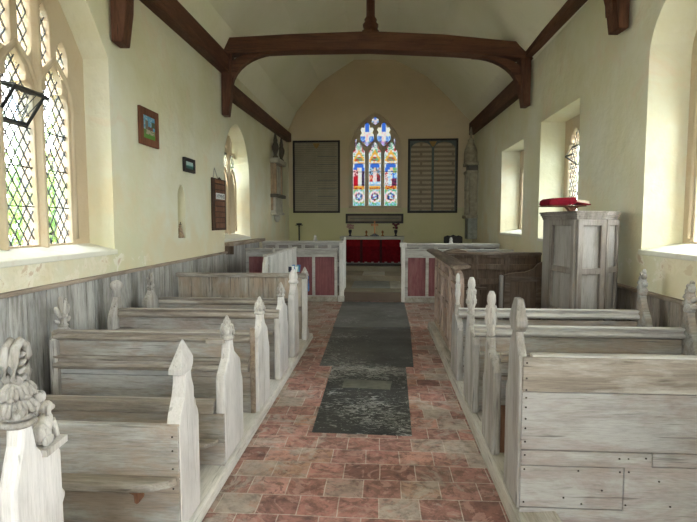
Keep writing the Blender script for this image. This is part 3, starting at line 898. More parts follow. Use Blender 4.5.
# --- hymn board side
p = thing('pew', 'tall carved bench end nearest the camera with leafy finial and seated animal', 'pew', (-1.6, 1.45, .05), G)
x = XA; t = -.05
b = B()
prism(b, [(1.268, .07), (1.48, .07), (1.48, .73), (1.497, .755), (1.48, .78), (1.48, .90), (1.46, .925), (1.40, .928), (1.372, .96), (1.356, 1.04), (1.312, 1.04), (1.306, .985), (1.290, .94), (1.270, .875)], 'X', x, x + t)
e = obj('bench_end', b, 'end_white', p, .012)
b = B()
xc = x + t / 2
for z, r in ((1.035, .040), (1.055, .034)): lathe(b, [(r, z), (r + .008, z + .008), (r, z + .017)], (xc, 1.334), 12)
lathe(b, [(.026, 1.03), (.024, 1.075), (.034, 1.10), (.03, 1.15), (.026, 1.16)], (xc, 1.334), 12)
rr = random.Random(4)
for k in range(7):
    a = 2 * PI * k / 7 + .2
    for tier, (rad, zz, ln) in enumerate(((.040, 1.10, .026), (.032, 1.142, .024))):
        aa = a + tier * .45
        for r_ in (-1, 0, 1):
            q = aa + r_ * .27
            blob(b, (xc + rad * .75 * math.cos(q), 1.334 + rad * 1.12 * math.sin(q), zz - abs(r_) * .007), (ln, .0085, .0135), (0, .75 + .2 * rr.random(), q), 2)
        blob(b, (xc + (rad + .016) * .75 * math.cos(aa), 1.334 + (rad + .018) * math.sin(aa), zz - .022), (.010, .012, .009), (0, 0, aa), 1)
blob(b, (xc + .03, 1.296, 1.085), (.016, .028, .012), (.5, .2, .3)); blob(b, (xc + .03, 1.376, 1.10), (.016, .022, .022), (-.4, .2, -.3))
# upper hollow leaf loop
lp = [(1.405, 1.150), (1.388, 1.175), (1.383, 1.215), (1.392, 1.255), (1.412, 1.272), (1.432, 1.258), (1.440, 1.225), (1.437, 1.185), (1.418, 1.150)]
tube(b, [(xc + .012, q[0] - .076, q[1]) for q in lp], .0125, 8)
tube(b, [(xc - .014, q[0] - .076, q[1]) for q in lp], .0125, 8)
for k in range(4): blob(b, (xc + .012, 1.336, 1.17 + .022 * k), (.016, .022 - .002 * k, .007), (.5, 0, 0), 1)
obj('finial', b, 'carved', e)
b = B()                                                       # seated animal on the shoulder
yb = 1.442
prism(b, [(yb - .055, .918), (yb + .043, .925), (yb + .045, .945), (yb - .055, .938)], 'X', xc - .035, xc + .04)
blob(b, (xc, yb - .018, .972), (.024, .034, .036), (.3, 0, 0)); blob(b, (xc, yb, .995), (.021, .022, .045), (-.25, 0, 0))
blob(b, (xc, yb + .006, 1.045), (.019, .024, .020)); blob(b, (xc, yb + .028, 1.037), (.011, .016, .010))
blob(b, (xc + .017, yb - .006, 1.040), (.006, .010, .019)); blob(b, (xc - .017, yb - .006, 1.040), (.006, .010, .019))
for dx in (-.012, .014): tube(b, [(xc + dx, yb + .012, 1.005), (xc + dx, yb + .028, .97), (xc + dx, yb + .032, .945)], [.010, .008, .009], 6)
blob(b, (xc + .02, yb - .02, .955), (.010, .026, .018))
obj('carved_animal', b, 'carved', e)
bx('back_panel', 'back', p, -2.5, x - .07, 1.26, 1.295, .06, .72)
bx('top_rail', 'rail', p, -2.5, x - .07, 1.245, 1.295, .72, .78)
bx('seat', 'rail', p, -2.5, x - .07, 1.296, 1.53, .41, .445)
wall_end(p, -2.53, 1.24, 1.53, .05, .72, .85, 'knob', 1.0)

def pew_low(label, y, yend, ztop, ledge, shelf, kind, **kw):
    p = thing('pew', label, 'pew', (-1.75, y, .05), G)
    bench_end(p, XA, -1, y - .0, yend, .072, .665, .842 if kind == 'spear' else .835, kind, **kw)
    b = B(); zc = (ztop + .06) * .5
    boards(b, -2.5, XA - .004, y - .022, y + .02, [.055, shelf - .02, ztop]) if shelf else boards(b, -2.5, XA - .06, y, y + .03, [.055, ztop])
    obj('back_panel', b, 'back', p, .003)
    return p
p = pew_low('low plank backed bench with plain spear-headed end and peg under its rear shelf', 2.385, 2.645, .615, None, .36, 'spear', fs=.95, t=.07, mf='end_white', step=.6, c=.5)
nails(p, [(XA - .03, 2.362, z) for z in (.56, .49, .40, .30)])
b = B()
P = [(-2.5, 2.364), (-2.5, 2.26), (-1.2, 2.26), (-1.09, 2.275), (-1.02, 2.31), (-.995, 2.34), (-.993, 2.364)]
prism(b, P, 'Z', .325, .365); obj('rear_shelf', b, 'rail', p, .008)
b = B(); prism(b, [(-1.21, .325), (-1.15, .325), (-1.155, .265), (-1.165, .255), (-1.178, .262), (-1.182, .30), (-1.205, .31)], 'Y', 2.29, 2.35); obj('shelf_peg', b, 'board', p, .004)
bx('seat', 'rail', p, -2.5, XA - .072, 2.41, 2.63, .41, .445)
wall_end(p, -2.53, 2.30, 2.62, .05, .70, .84, 'knob', 1.0)

p = pew_low('low bench with pinnacle-topped end and a broken stub of top rail', 3.10, 3.52, .40, None, .24, 'pinnacle', fs=.9, t=.06, step=.52, c=.40)
bx('top_rail', 'rail', p, -2.5, XA - .064, 3.06, 3.14, .405, .475, .008)
bx('rail_stub', 'rail', p, XA - .15, XA - .035, 3.19, 3.25, .815, .845, .006)
b = B(); P = [(-2.5, 3.078), (-2.5, 2.97), (-1.2, 2.97), (-1.08, 2.985), (-1.03, 3.03), (-1.02, 3.078)]
prism(b, P, 'Z', .215, .245); obj('rear_shelf', b, 'rail', p, .008)
bx('seat', 'rail', p, -2.5, XA - .064, 3.145, 3.38, .36, .395)
wall_end(p, -2.55, 3.02, 3.3, .05, .42, .60, 'knob', .8)

p = thing('pew', 'bench with moulded top rail, book ledge and leaf-carved head at the wall', 'pew', (-1.75, 4.0, .05), G)
bench_end(p, XA, -1, 3.98, 4.38, .072, .70, .842, 'pinnacle', .85, .06, c=.45, step=.56)
bx('back_post', 'cap', p, XA - .062, XA - .025, 3.955, 3.98, .075, .76, .004)
b = B(); moulded(b, -2.66, XA - .062, 3.975, .725, .085, .04); obj('top_rail', b, 'rail', p, .003)
b = B(); boards(b, -2.66, XA - .062, 3.975, 4.0, [.055, .36, .65]); obj('back_panel', b, 'back', p, .003)
b = B(); moulded(b, -2.66, XA - .075, 3.975, .52, .115, .06); obj('book_ledge', b, 'rail', p, .003)
bx('seat', 'rail', p, -2.5, XA - .062, 4.01, 4.33, .41, .445)
bx('wall_stile', 'rail', p, -2.675, -2.64, 3.945, 3.975, .055, .715)
wall_end(p, -2.66, 3.93, 4.22, .05, .64, .735, 'fleur', 1.05, c=.5)
p = thing('pew', 'bench with plain wavy top rail and round-knobbed scrolled end at the wall', 'pew', (-1.75, 4.9, .05), G)
bench_end(p, XA, -1, 4.84, 5.28, .072, .74, .86, 'pinnacle', .82, .06, c=.48, step=.56)
b = B(); moulded(b, -2.60, XA - .01, 4.86, .755, .09, .03); obj('top_rail', b, 'rail', p, .006)
bx('back_panel', 'pale_back', p, -2.60, XA - .062, 4.86, 4.885, .055, .68)
bx('book_ledge', 'rail', p, -2.60, XA - .062, 4.78, 4.855, .53, .555)
bx('seat', 'rail', p, -2.60, XA - .062, 4.89, 5.2, .41, .445)
wall_end(p, -2.62, 4.74, 5.0, .05, .64, .87, 'knob', 1.0, c=.54)

p = thing('pew', 'bench just before the boarded box pew, its stout end rounded and capped', 'pew', (-1.75, 5.75, .05), G)
bench_end(p, XA, -1, 5.66, 5.98, .072, .80, .90, 'cap', .95, .075, c=.5, step=.40, mf='end_white')
b = B(); moulded(b, -2.57, XA - .078, 5.72, .738, .08, .03); obj('top_rail', b, 'rail', p, .006)
bx('back_panel', 'back', p, -2.57, XA - .078, 5.72, 5.745, .055, .67)
bx('seat', 'rail', p, -2.57, XA - .078, 5.75, 6.1, .41, .445)
wall_end(p, -2.60, 5.42, 5.70, .05, .72, .84, 'fleur', .90, c=.58)

# box pew front of upright boards
p = thing('boarded_pew', 'boarded box pew front of upright grey planks with slender aisle post', 'box pew', (-1.8, 6.62, .0))
b = B()
pts = []; xx = -2.70
while xx < -1.06:
    xe = min(xx + .19, -1.05); pts += [(xx + .003, 6.612), (xx + .008, 6.60), (xe - .008, 6.60), (xe - .003, 6.612)]; xx = xe
prism(b, pts + [(-1.05, 6.63), (-2.70, 6.63)], 'Z', .05, .88); obj('planking', b, 'part', p)
bx('top_rail', 'rail', p, -2.72, -.99, 6.575, 6.645, .88, .935, .008)
bx('mid_rail', 'rail', p, -2.70, -1.05, 6.585, 6.612, .44, .50)
b = B(); prism(b, [(6.56, .0), (6.80, .0), (6.80, .12), (6.74, .2), (6.68, .24), (6.68, .86), (6.60, .86), (6.60, .24), (6.56, .14)], 'X', -.985, -1.05); e = obj('bench_end', b, 'end_white', p, .01)
b = B(); finial(b, 'pinnacle', -1.017, 6.64, .855, .9); obj('finial', b, 'carved', e)
bx('bench', 'rail', p, -2.7, -1.06, 6.65, 7.0, .41, .445)

# side panel of the box pew running towards the chancel
p = thing('whitewashed_pew', 'whitewashed box pew side panel with sloping near edge behind grey planks', 'box pew', (-1.73, 8.7, 0))
b = B(); prism(b, [(7.32, .0), (10.1, .0), (10.1, 1.10), (7.44, 1.09), (7.36, 1.0), (7.32, .86)], 'X', -1.745, -1.705); obj('panel', b, 'white_panel', p, .006)
bx('top_rail', 'pale_rail_y', p, -1.76, -1.69, 7.44, 10.1, 1.09, 1.118)
b = B(); lathe(b, [(.025, 1.115), (.022, 1.16), (.028, 1.18), (.012, 1.20)], (-1.725, 8.0), 8); obj('peg', b, 'pale_rail', p)
bx('stile', 'pale_rail', p, -1.705, -1.69, 7.55, 7.65, .1, 1.08)

# leaflets pinned at the end of the boarded front
t = thing('leaflet_stack', 'blue and white leaflets propped on the boarded box pew front', 'leaflets', (-1.10, 6.61, .935))
for k, (m, dx, rz) in enumerate((('black_card', -.11, 0), ('paper', -.07, .12), ('blue', -.03, -.1), ('paper', .0, .15), ('green_card', .035, 0), ('blue', .06, .1))):
    b = B(); box(b, -.022, .022, -.004, .004, 0, .070 + .012 * (k % 3))
    bmesh.ops.transform(b, matrix=Matrix.Translation((-1.135 + dx * .6, 6.595 + .006 * k, .952)) @ Matrix.Rotation(rz, 4, 'Y'), verts=b.verts)
    obj('leaflet', b, m, t)
b = B(); box(b, -.972, -.960, 6.60, 6.66, .70, .80); box(b, -.970, -.962, 6.625, 6.635, .80, .90)
tag(obj('price_tag', b, 'blue', None, .003, (-.97, 6.63, .7)), 'small blue card hanging on the slender post by the boarded box pew', 'tag')

# --- pulpit side
G2 = 'open benches on the pulpit side'
def rpew(label, y, yend, zt, zs, zn, kind, fs, c, x1, m='end_grey', **kw):
    p = thing('pew', label, 'pew', (1.6, y, .06), G2)
    bench_end(p, XAR, 1, y, yend, .11, zs, zn, kind, fs, kw.get('t', .055), m, kw.get('step', .55), c, kw.get('mf', 'carved'))
    return p
p = rpew('nailed plank bench nearest the camera on the pulpit side, with lozenge-headed end', 2.63, 2.92, .92, .93, 1.03, 'lozenge', 1.0, .47, 2.5, mf='end_grey', t=.045, step=.70)
b = B(); x0 = XAR + .012
box(b, x0, 2.35, 2.612, 2.632, .742, .918); obj('upper_plank', b, 'rail', p, .003)
b = B(); box(b, x0, 2.35, 2.614, 2.632, .438, .737)
box(b, x0, 1.36, 2.610, 2.632, .357, .434); box(b, 1.364, 2.35, 2.613, 2.632, .366, .434)
box(b, x0, 1.225, 2.611, 2.632, .135, .353); box(b, 1.229, 2.35, 2.614, 2.632, .125, .361)
box(b, x0, 2.35, 2.615, 2.632, .06, .128)
obj('planking', b, 'pale_back', p, .003)
bx('top_rail', 'pale_rail', p, XAR + .06, 2.35, 2.622, 2.67, .908, .928, .004)
nl = [(x0 + .018, 2.610, z) for z in (.89, .81, .75, .71, .66, .60, .55, .48, .41, .335, .16)]
nl += [(1.20, 2.608, .405), (1.245, 2.611, .405), (1.33, 2.609, .41), (1.205, 2.609, .335), (1.25, 2.612, .335), (1.0, 2.609, .335), (1.24, 2.612, .16), (1.40, 2.612, .29), (1.46, 2.612, .16), (1.12, 2.609, .235), (.93, 2.609, .19), (1.02, 2.609, .16)]
nails(p, nl)
bx('seat', 'rail', p, XAR + .06, 2.35, 2.675, 2.97, .41, .445)

p = rpew('bench behind the nailed plank back, with slim turned knob on its aisle end', 3.25, 3.58, .77, .72, .835, 'turned', .66, .68, 2.5)
b = B(); moulded(b, XAR + .055, 2.45, 3.29, .765, .06, .03); obj('top_rail', b, 'rail', p, .004)
bx('back_panel', 'back', p, XAR + .055, 2.45, 3.29, 3.315, .47, .70)
bx('book_ledge', 'rail', p, XAR + .055, 2.45, 3.25, 3.29, .60, .625)
bx('seat', 'rail', p, XAR + .055, 2.45, 3.32, 3.62, .42, .46)
bx('foot_board', 'board', p, XAR + .055, 2.45, 3.30, 3.315, .10, .42)

p = rpew('second bench before the pulpit, its wall end bearing two worn carved heads', 3.98, 4.40, .78, .72, .845, 'turned', .70, .95 - .30, 2.4)
b = B(); moulded(b, XAR + .02, 2.30, 4.06, .79, .085, .04); obj('top_rail', b, 'pale_rail', p, .004)
b = B(); boards(b, XAR + .055, 2.30, 4.06, 4.085, [.07, .38, .70]); obj('back_panel', b, 'back', p, .003)
bx('book_ledge', 'pale_rail', p, XAR + .055, 2.30, 3.98, 4.06, .56, .585)
bx('seat', 'rail', p, XAR + .055, 2.30, 4.09, 4.4, .41, .445)
wall_end(p, 2.33, 3.90, 4.14, .06, .62, .92, 'figure', 1.05, c=.6, m='back')

p = rpew('bench directly before the pulpit, with slender poppyhead beside the reading desk', 4.80, 5.25, .765, .66, .80, 'turned', .45, .5, 2.4)
b = B(); moulded(b, XAR + .02, 2.365, 4.90, .785, .09, .045); obj('top_rail', b, 'pale_rail', p, .004)
b = B(); boards(b, XAR + .055, 2.365, 4.90, 4.925, [.07, .36, .68]); obj('back_panel', b, 'back', p, .003)
bx('seat', 'rail', p, XAR + .055, 2.365, 4.93, 5.15, .41, .445)
wall_end(p, 2.395, 4.72, 4.98, .06, .62, .93, 'figure', 1.05, c=.68, m='back')

# ------------------------------------------------------------------ reading desk / box pew on the pulpit side
p = thing('reading_desk', 'tall panelled desk along the aisle with dark sloping cap and scrolled near end', 'reading desk', (.8, 6.5, .1))
b = B()
P = [(5.34, .1), (7.7, .1), (7.7, 1.10), (5.96, 1.10), (5.90, 1.075), (5.82, 1.06), (5.74, 1.07), (5.66, 1.085), (5.52, 1.08), (5.42, 1.055), (5.36, 1.01), (5.34, .95)]
prism(b, P, 'X', .80, .84); obj('panel', b, 'desk', p, .006)
b = B()
hl = []
ys = [6.0, 6.42, 6.84, 7.26, 7.68]
for a, q in zip(ys, ys[1:]):
    hl += [rect(a + .07, q - .02, .18, .56), rect(a + .07, q - .02, .63, .90), rect(a + .07, q - .02, .96, 1.05)]
plate(b, rect(6.0, 7.7, .11, 1.10), hl, 'X', .772, .803)
obj('framing', b, 'desk', p, .008)
b = B(); plate(b, rect(5.36, 5.98, .11, .93), [rect(5.41 + k * .19, 5.54 + k * .19, .18, .86) for k in range(3)], 'X', .778, .803); obj('near_framing', b, 'desk', p, .008)
b = B()
tube(b, [(.79, 5.95, 1.06), (.785, 5.86, 1.02), (.785, 5.72, .99), (.785, 5.58, 1.01), (.785, 5.47, .995), (.785, 5.42, .955), (.785, 5.46, .925), (.785, 5.51, .945), (.785, 5.49, .97)], .018, 8)
obj('scroll', b, 'desk', p)
b = B(); prism(b, [(.70, 1.135), (.74, 1.115), (.88, 1.135), (.88, 1.165), (.74, 1.17), (.70, 1.16)], 'Y', 5.2, 8.3); obj('cap_rail', b, 'brown_y', p, .008)

def panelled(p, x0, x1, y, z0, z1, nx, zr, mf, mp, dy=-1, t=.04, fw=.08):
    """framed panelling facing the nave: the panel sheet and the frame in front of it"""
    b = B(); box(b, x0, x1, y, y + t, z0, z1); obj('panel', b, mp, p)
    b = B()
    holes = []
    zz = [z0] + list(zr) + [z1]
    w = (x1 - x0 - fw) / nx
    for i in range(nx):
        for a, q in zip(zz, zz[1:]):
            holes.append(rect(x0 + fw + i * w, x0 + i * w + w, a + fw * .6, q - fw * .6))
    plate(b, rect(x0, x1, z0, z1), holes, 'Y', y - .025, y + .002)
    return obj('framing', b, mf, p, .008)
p = thing('panelled_pew', 'dark brown panelled box pew wall between the reading desk and the window wall', 'box pew', (1.75, 8.6, .0))
panelled(p, .98, 2.58, 8.6, .0, 1.06, 3, (.62, .86), 'brown', 'brown')
bx('top_rail', 'brown_x', p, .98, 2.58, 8.54, 8.66, 1.06, 1.105, .01)
b = B(); prism(b, [(.98, 1.10), (1.40, 1.10), (1.36, 1.13), (1.20, 1.165), (1.06, 1.14)], 'Y', 8.56, 8.64); obj('crest', b, 'brown_x', p, .008)
p = thing('box_pew_door', 'dark box pew door with curving ogee top and lit-toned front post near the pulpit', 'box pew', (1.8, 6.7, .06))
b = B(); prism(b, [(1.53, .06), (2.2, .06), (2.2, 1.10), (2.06, 1.10), (1.98, 1.07), (1.92, 1.0), (1.82, .96), (1.7, .95), (1.62, .94), (1.53, .91)], 'Y', 6.70, 6.74); obj('panel', b, 'brown', p, .006)
bx('post', 'end_grey', p, 1.50, 1.545, 6.67, 6.74, .06, .92, .012)  # light on the post edge is put into its paler wood colour
b = B()
for x in (1.56, 1.96): box(b, x, x + .07, 6.675, 6.70, .1, .9)
box(b, 1.63, 1.96, 6.675, 6.70, .84, .9); obj('framing', b, 'brown_x', p, .006)
bx('rail', 'brown_x', p, .86, 1.50, 7.5, 7.54, .62, .66)

# ------------------------------------------------------------------ pulpit
PX, PY = 2.11, 5.64
p = thing('pulpit', 'square-shouldered wooden pulpit with recessed panels and moulded cornice by the window', 'pulpit', (PX, PY, .06))
R = .375
ang = [182, 232, 262, 308, 358, 50, 95, 137]
cor = [(1.825, 5.72), (1.904, 5.22), (2.213, 5.32), (2.452, 5.6), (2.452, 5.95), (2.15, 6.15), (1.84, 6.08)]
b = B(); prism(b, cor, 'Z', .06, 1.63); obj('body', b, 'pulpit_panel', p, .004)
def sc(k): return [(PX + (x - PX) * k, PY + (y - PY) * k) for x, y in cor]
b = B()
for k, za, zb in ((1.03, 1.625, 1.645), (1.05, 1.645, 1.665), (1.085, 1.665, 1.69), (1.12, 1.69, 1.71)): prism(b, sc(k), 'Z', za, zb)
obj('cornice', b, 'pulpit', p, .006)
b = B(); prism(b, sc(1.06), 'Z', .06, .16); obj('plinth', b, 'pulpit', p, .006)
cc = Vector((PX, PY, 0))
for i in range(3):
    A = Vector((*cor[i], 0)); Q = Vector((*cor[i + 1], 0)); L = (Q - A).length; d = (Q - A).normalized()
    nrm = Vector((d.y, -d.x, 0));
    if nrm.dot(A - cc) < 0: nrm = -nrm
    fw = .06 if L > .2 else .03
    b = B()
    hl = [rect(fw, L - fw, .2, .62), rect(fw, L - fw, .70, 1.08), rect(fw, L - fw, 1.14, 1.565)]
    plate(b, rect(0, L, .16, 1.625), hl, 'Y', 0, .028)
    mt = Matrix(((d.x, nrm.x, 0, A.x), (d.y, nrm.y, 0, A.y), (0, 0, 1, 0), (0, 0, 0, 1)))
    bmesh.ops.transform(b, matrix=mt, verts=b.verts)
    obj('framing', b, 'pulpit', p, .005)
b = B(); prism(b, [(1.84, 1.705), (1.88, 1.705), (1.93, 1.752), (1.80, 1.752)], 'Y', 5.24, 5.30); obj('book_rest_bracket', b, 'frame_red', p, .004)
b = B(); prism(b, [(1.60, 1.753), (1.97, 1.751), (1.97, 1.760), (1.60, 1.763)], 'Y', 5.16, 5.46); obj('book_rest', b, 'frame_red', p, .003)
# red book cushion on the pulpit desk
t = thing('pulpit_cushion', 'crimson velvet cushion with rolled edge on the pulpit book rest', 'cushion', (1.74, 5.3, 1.765))
b = B(); prism(b, [(1.605, 1.766), (1.81, 1.764), (1.825, 1.81), (1.81, 1.838), (1.64, 1.832), (1.608, 1.81)], 'Y', 5.14, 5.48); obj('pad', b, 'red_cloth', t, .016)
b = B(); tube(b, [(1.828, 5.13, 1.804), (1.828, 5.3, 1.804), (1.828, 5.49, 1.804)], .037, 14); obj('roll', b, 'red_cloth', t)
t = thing('open_book', 'pale-edged open book lying beside the red pulpit cushion', 'book', (1.97, 5.3, 1.763))
b = B(); prism(b, [(1.872, 1.798), (2.00, 1.777), (2.005, 1.787), (2.00, 1.80), (1.872, 1.822)], 'Y', 5.18, 5.44); obj('pages', b, 'page', t, .004)
b = B(); prism(b, [(1.872, 1.786), (2.015, 1.764), (2.015, 1.774), (1.872, 1.798)], 'Y', 5.17, 5.45); obj('cover', b, 'red_cloth', t, .003)

# ------------------------------------------------------------------ chancel screen and stalls
def screen(label, x0, x1, z1, n, loc):
    p = thing('chancel_screen', label, 'screen', loc)
    w = (x1 - x0 - .06) / n
    for i in range(n): bx('panel', 'red_wood', p, x0 + .06 + i * w, x0 + i * w + w, 10.30, 10.33, .10, z1 - .10, 0)
    b = B()
    plate(b, rect(x0, x1, .0, z1), [rect(x0 + .06 + i * w, x0 + i * w + w - .0, .12, z1 - .13) for i in range(n)], 'Y', 10.265, 10.305)
    obj('framing', b, 'pale_rail', p, .006)
    bx('top_rail', 'pale_rail', p, x0, x1, 10.23, 10.36, z1, z1 + .04, .008)
    bx('plinth', 'kerb_grey', p, x0, x1, 10.22, 10.30, 0, .10, .01)
    return p
screen('chancel screen with faded crimson panels on the hymn board side of the altar gap', -2.78, -.91, 1.03, 4, (-1.8, 10.3, 0))
screen('chancel screen with crimson panels between the altar gap and the reading desk', .44, 2.55, 1.02, 5, (1.5, 10.3, 0))
# open gate leaves
p = thing('chancel_gate', 'white gate leaf standing open at the hymn board side of the altar gap', 'gate', (-.83, 10.7, .18))
b = B(); prism(b, [(10.38, .2), (11.02, .2), (11.02, 1.28), (10.8, 1.22), (10.38, 1.14)], 'X', -.83, -.79); obj('leaf', b, 'white_panel', p, .006)
bx('hanging_post', 'white_panel', p, -.87, -.78, 10.24, 10.37, .0, 1.18, .012)
bx('foot', 'kerb', p, -.90, -.77, 10.2, 10.38, 0, .12, .012)
p = thing('gate_post', 'white gate post with stepped head beside the crimson altar frontal', 'post', (.40, 10.3, 0))
bx('shaft', 'white_panel', p, .37, .44, 10.24, 10.36, 0, 1.16, .01)
bx('cap', 'white_panel', p, .34, .47, 10.22, 10.38, 1.10, 1.19, .012)
def stall(label, x0, x1, z1, kx, n):
    p = thing('chancel_stall', label, 'stall', ((x0 + x1) / 2, 11.5, .175))
    panelled(p, x0, x1, 11.5, .175, z1 - .05, n, (.65,), 'pale_rail', 'pale_back')
    bx('top_rail', 'pale_rail', p, x0, x1, 11.42, 11.58, z1 - .05, z1, .01)
    b = B(); lathe(b, [(.05, z1 - .005), (.045, z1 + .02), (.03, z1 + .05), (.035, z1 + .09), (.02, z1 + .13)], (kx, 11.5), 8); obj('knob', b, 'pale_rail', p)
stall('pale panelled stall back with small knob beyond the crimson screen, hymn board side', -2.72, -.86, 1.18, -1.52, 6)
stall('pale panelled stall back with knob below the tall wall monument, pulpit side', .46, 2.55, 1.13, 1.50, 6)

# chancel paving slabs
b = B(); prism(b, [(-.68, 11.05), (.16, 11.05), (.16, 12.35), (-.68, 12.35)], 'Z', .172, .184)
tag(obj('floor_slab', b, 'chan_grey', None, .004, (-.26, 11.7, .175)), 'large worn grey slab set before the altar step', 'slab')
b = B(); box(b, .17, .42, 11.05, 12.35, .172, .184)
tag(obj('floor_slab', b, 'chan_pale', None, .004, (.3, 11.7, .175)), 'narrow pale slab beside the grey slab before the altar step', 'slab')
b = B(); box(b, -.5, .05, 12.5, 13.5, .298, .306)
tag(obj('floor_slab', b, 'chan_pale', None, .004, (-.2, 13, .30)), 'pale worn slab on the upper step just before the altar', 'slab')

# black ledger slabs in the aisle
def ledger(label, P, m, z):
    b = B(); prism(b, P, 'Z', -.004, z)
    return tag(obj('ledger_slab', b, m, None, .004, (-.15, P[0][1], 0)), label, 'ledger stone', 'black ledger stones in the aisle')
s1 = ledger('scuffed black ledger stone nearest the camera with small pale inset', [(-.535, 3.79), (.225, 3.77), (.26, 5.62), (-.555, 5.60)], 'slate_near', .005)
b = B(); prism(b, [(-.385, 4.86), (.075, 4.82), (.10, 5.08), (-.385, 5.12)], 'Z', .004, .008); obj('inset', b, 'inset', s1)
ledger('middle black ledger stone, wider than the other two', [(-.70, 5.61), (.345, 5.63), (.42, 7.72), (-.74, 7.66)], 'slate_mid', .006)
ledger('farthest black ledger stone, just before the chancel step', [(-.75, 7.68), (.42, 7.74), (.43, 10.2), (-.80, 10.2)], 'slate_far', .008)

# ------------------------------------------------------------------ altar and its furnishings
AX0, AX1, AY = -1.17, .56, 14.3
t = thing('altar', 'altar with grey top and square grey legs below the stained glass', 'altar', (-.3, AY + .3, .42))
bx('mensa', 'altar_stone', t, AX0 - .03, AX1 + .03, AY - .03, AY + .65, 1.118, 1.20, .008)
bx('body', 'altar_stone', t, AX0 + .06, AX1 - .06, AY + .04, AY + .6, .42, 1.12)
bx('leg', 'altar_stone', t, AX1 - .08, AX1, AY - .0, AY + .09, .42, 1.12); bx('leg', 'altar_stone', t, AX0, AX0 + .08, AY, AY + .09, .42, 1.12)
t = thing('altar_frontal', 'deep crimson altar frontal with dark bands and grey fringe', 'altar cloth', (-.3, AY - .04, .46))
b = B(); pts = []
n = 60
for i in range(n + 1): pts.append((AX0 + .07 + (AX1 - AX0 - .14) * i / n, AY - .047 + .006 * math.sin(i * 1.3)))
prism(b, pts + [(AX1 - .07, AY - .032), (AX0 + .07, AY - .032)], 'Z', .47, 1.115); obj('cloth', b, 'frontal', t)
b = B(); box(b, AX0 + .06, AX1 - .07, AY - .060, AY - .032, .93, 1.115); obj('frontlet', b, 'super', t, .005)
for xx in (-.60, -.06, AX0 + .09): bx('band', 'dark_cloth', t, xx - .03, xx + .04, AY - .064, AY - .032, .47, 1.112, 0)
for i in range(9):
    b = B(); box(b, AX0 + .11 + i * .185, AX0 + .18 + i * .185, AY - .062, AY - .045, .455, .50); obj('fringe_tuft', b, 'fringe', t)
b = B(); box(b, AX0 - .1, AX1 + .1, 13.9, AY - .065, .418, .455); tag(obj('altar_step', b, 'dark', None, .006, (-.3, 14.2, .42)), 'low dark platform under the crimson frontal', 'step')

t = thing('altar_cross', 'brass cross on stepped dark base in the middle of the altar', 'cross', (-.235, 14.62, 1.2))
b = B(); box(b, -.36, -.11, 14.56, 14.68, 1.199, 1.225); box(b, -.32, -.15, 14.575, 14.665, 1.225, 1.25); box(b, -.28, -.19, 14.59, 14.65, 1.25, 1.275); obj('base', b, 'vase', t, .004)
b = B(); prism(b, [(-.255, 1.27), (-.215, 1.27), (-.218, 1.50), (-.13, 1.495), (-.13, 1.54), (-.218, 1.535), (-.21, 1.63), (-.26, 1.63), (-.252, 1.535), (-.34, 1.54), (-.34, 1.495), (-.252, 1.50)], 'Y', 14.61, 14.635); obj('cross', b, 'gold', t, .006)
for x, lab in ((-.47, 'short reddish brass candlestick beside the altar cross, nearer the pink flowers'), (-.01, 'short reddish brass candlestick beside the altar cross, nearer the dark red flowers')):
    b = B(); lathe(b, [(.05, 1.20), (.05, 1.215), (.02, 1.23), (.016, 1.27), (.024, 1.28), (.016, 1.29), (.04, 1.31), (.04, 1.33), (.018, 1.335), (.018, 1.36)], (x, 14.6), 12)
    tag(obj('candlestick', b, 'gold', None, 0, (x, 14.6, 1.2)), lab, 'candlestick', 'candlesticks on the altar')
def vase(x, lab, labf, m, k, r):
    b = B(); lathe(b, [(.045, 1.20), (.04, 1.22), (.02, 1.24), (.03, 1.27), (.05, 1.33), (.045, 1.36), (.055, 1.38)], (x, 14.6), 12)
    tag(obj('flower_vase', b, 'vase', None, 0, (x, 14.6, 1.2)), lab, 'vase', 'dark vases on the altar')
    rr = random.Random(k); t = thing('flower_posy', labf, 'flowers', (x, 14.6, 1.385))
    for i in range(9):
        px, py, pz = x + rr.uniform(-r, r), 14.6 + rr.uniform(-.06, .06), 1.44 + rr.uniform(-.02, .11)
        b = B()
        for q in range(5): blob(b, (px + .017 * math.cos(q * 1.26), py + .012 * math.sin(q * 1.26), pz), (.028, .022, .024), (0, 0, q), 1)
        f = obj('flower_head', b, m, t)
        b = B(); tube(b, [(x + (px - x) * .2, 14.6, 1.385), (px, py, pz)], .004, 5); obj('stem', b, 'leaf', f)
vase(-.93, 'dark vase at the altar end nearer the hymn board', 'small pink flowers in the dark altar vase', 'petal_pink', 2, .07)
vase(.36, 'dark vase at the altar end nearer the pulpit', 'dense dark red flowers in the dark altar vase', 'petal_red', 5, .075)
t = thing('retable_frame', 'long dark rectangular frame on the wall between altar cross and stained glass', 'frame', (-.25, YE - .02, 1.57))
b = B(); plate(b, rect(-1.11, .60, 1.56, 1.845), [rect(-1.05, .54, 1.62, 1.785)], 'Y', YE - .07, YE - .012); obj('frame', b, 'dark', t, .006)
bx('panel', 'chan_stone', t, -1.07, .56, YE - .035, YE - .014, 1.60, 1.80, 0)
b = B(); box(b, -.98, .47, YE - .039, YE - .034, 1.69, 1.715); obj('inscription_strip', b, 'inset', t)

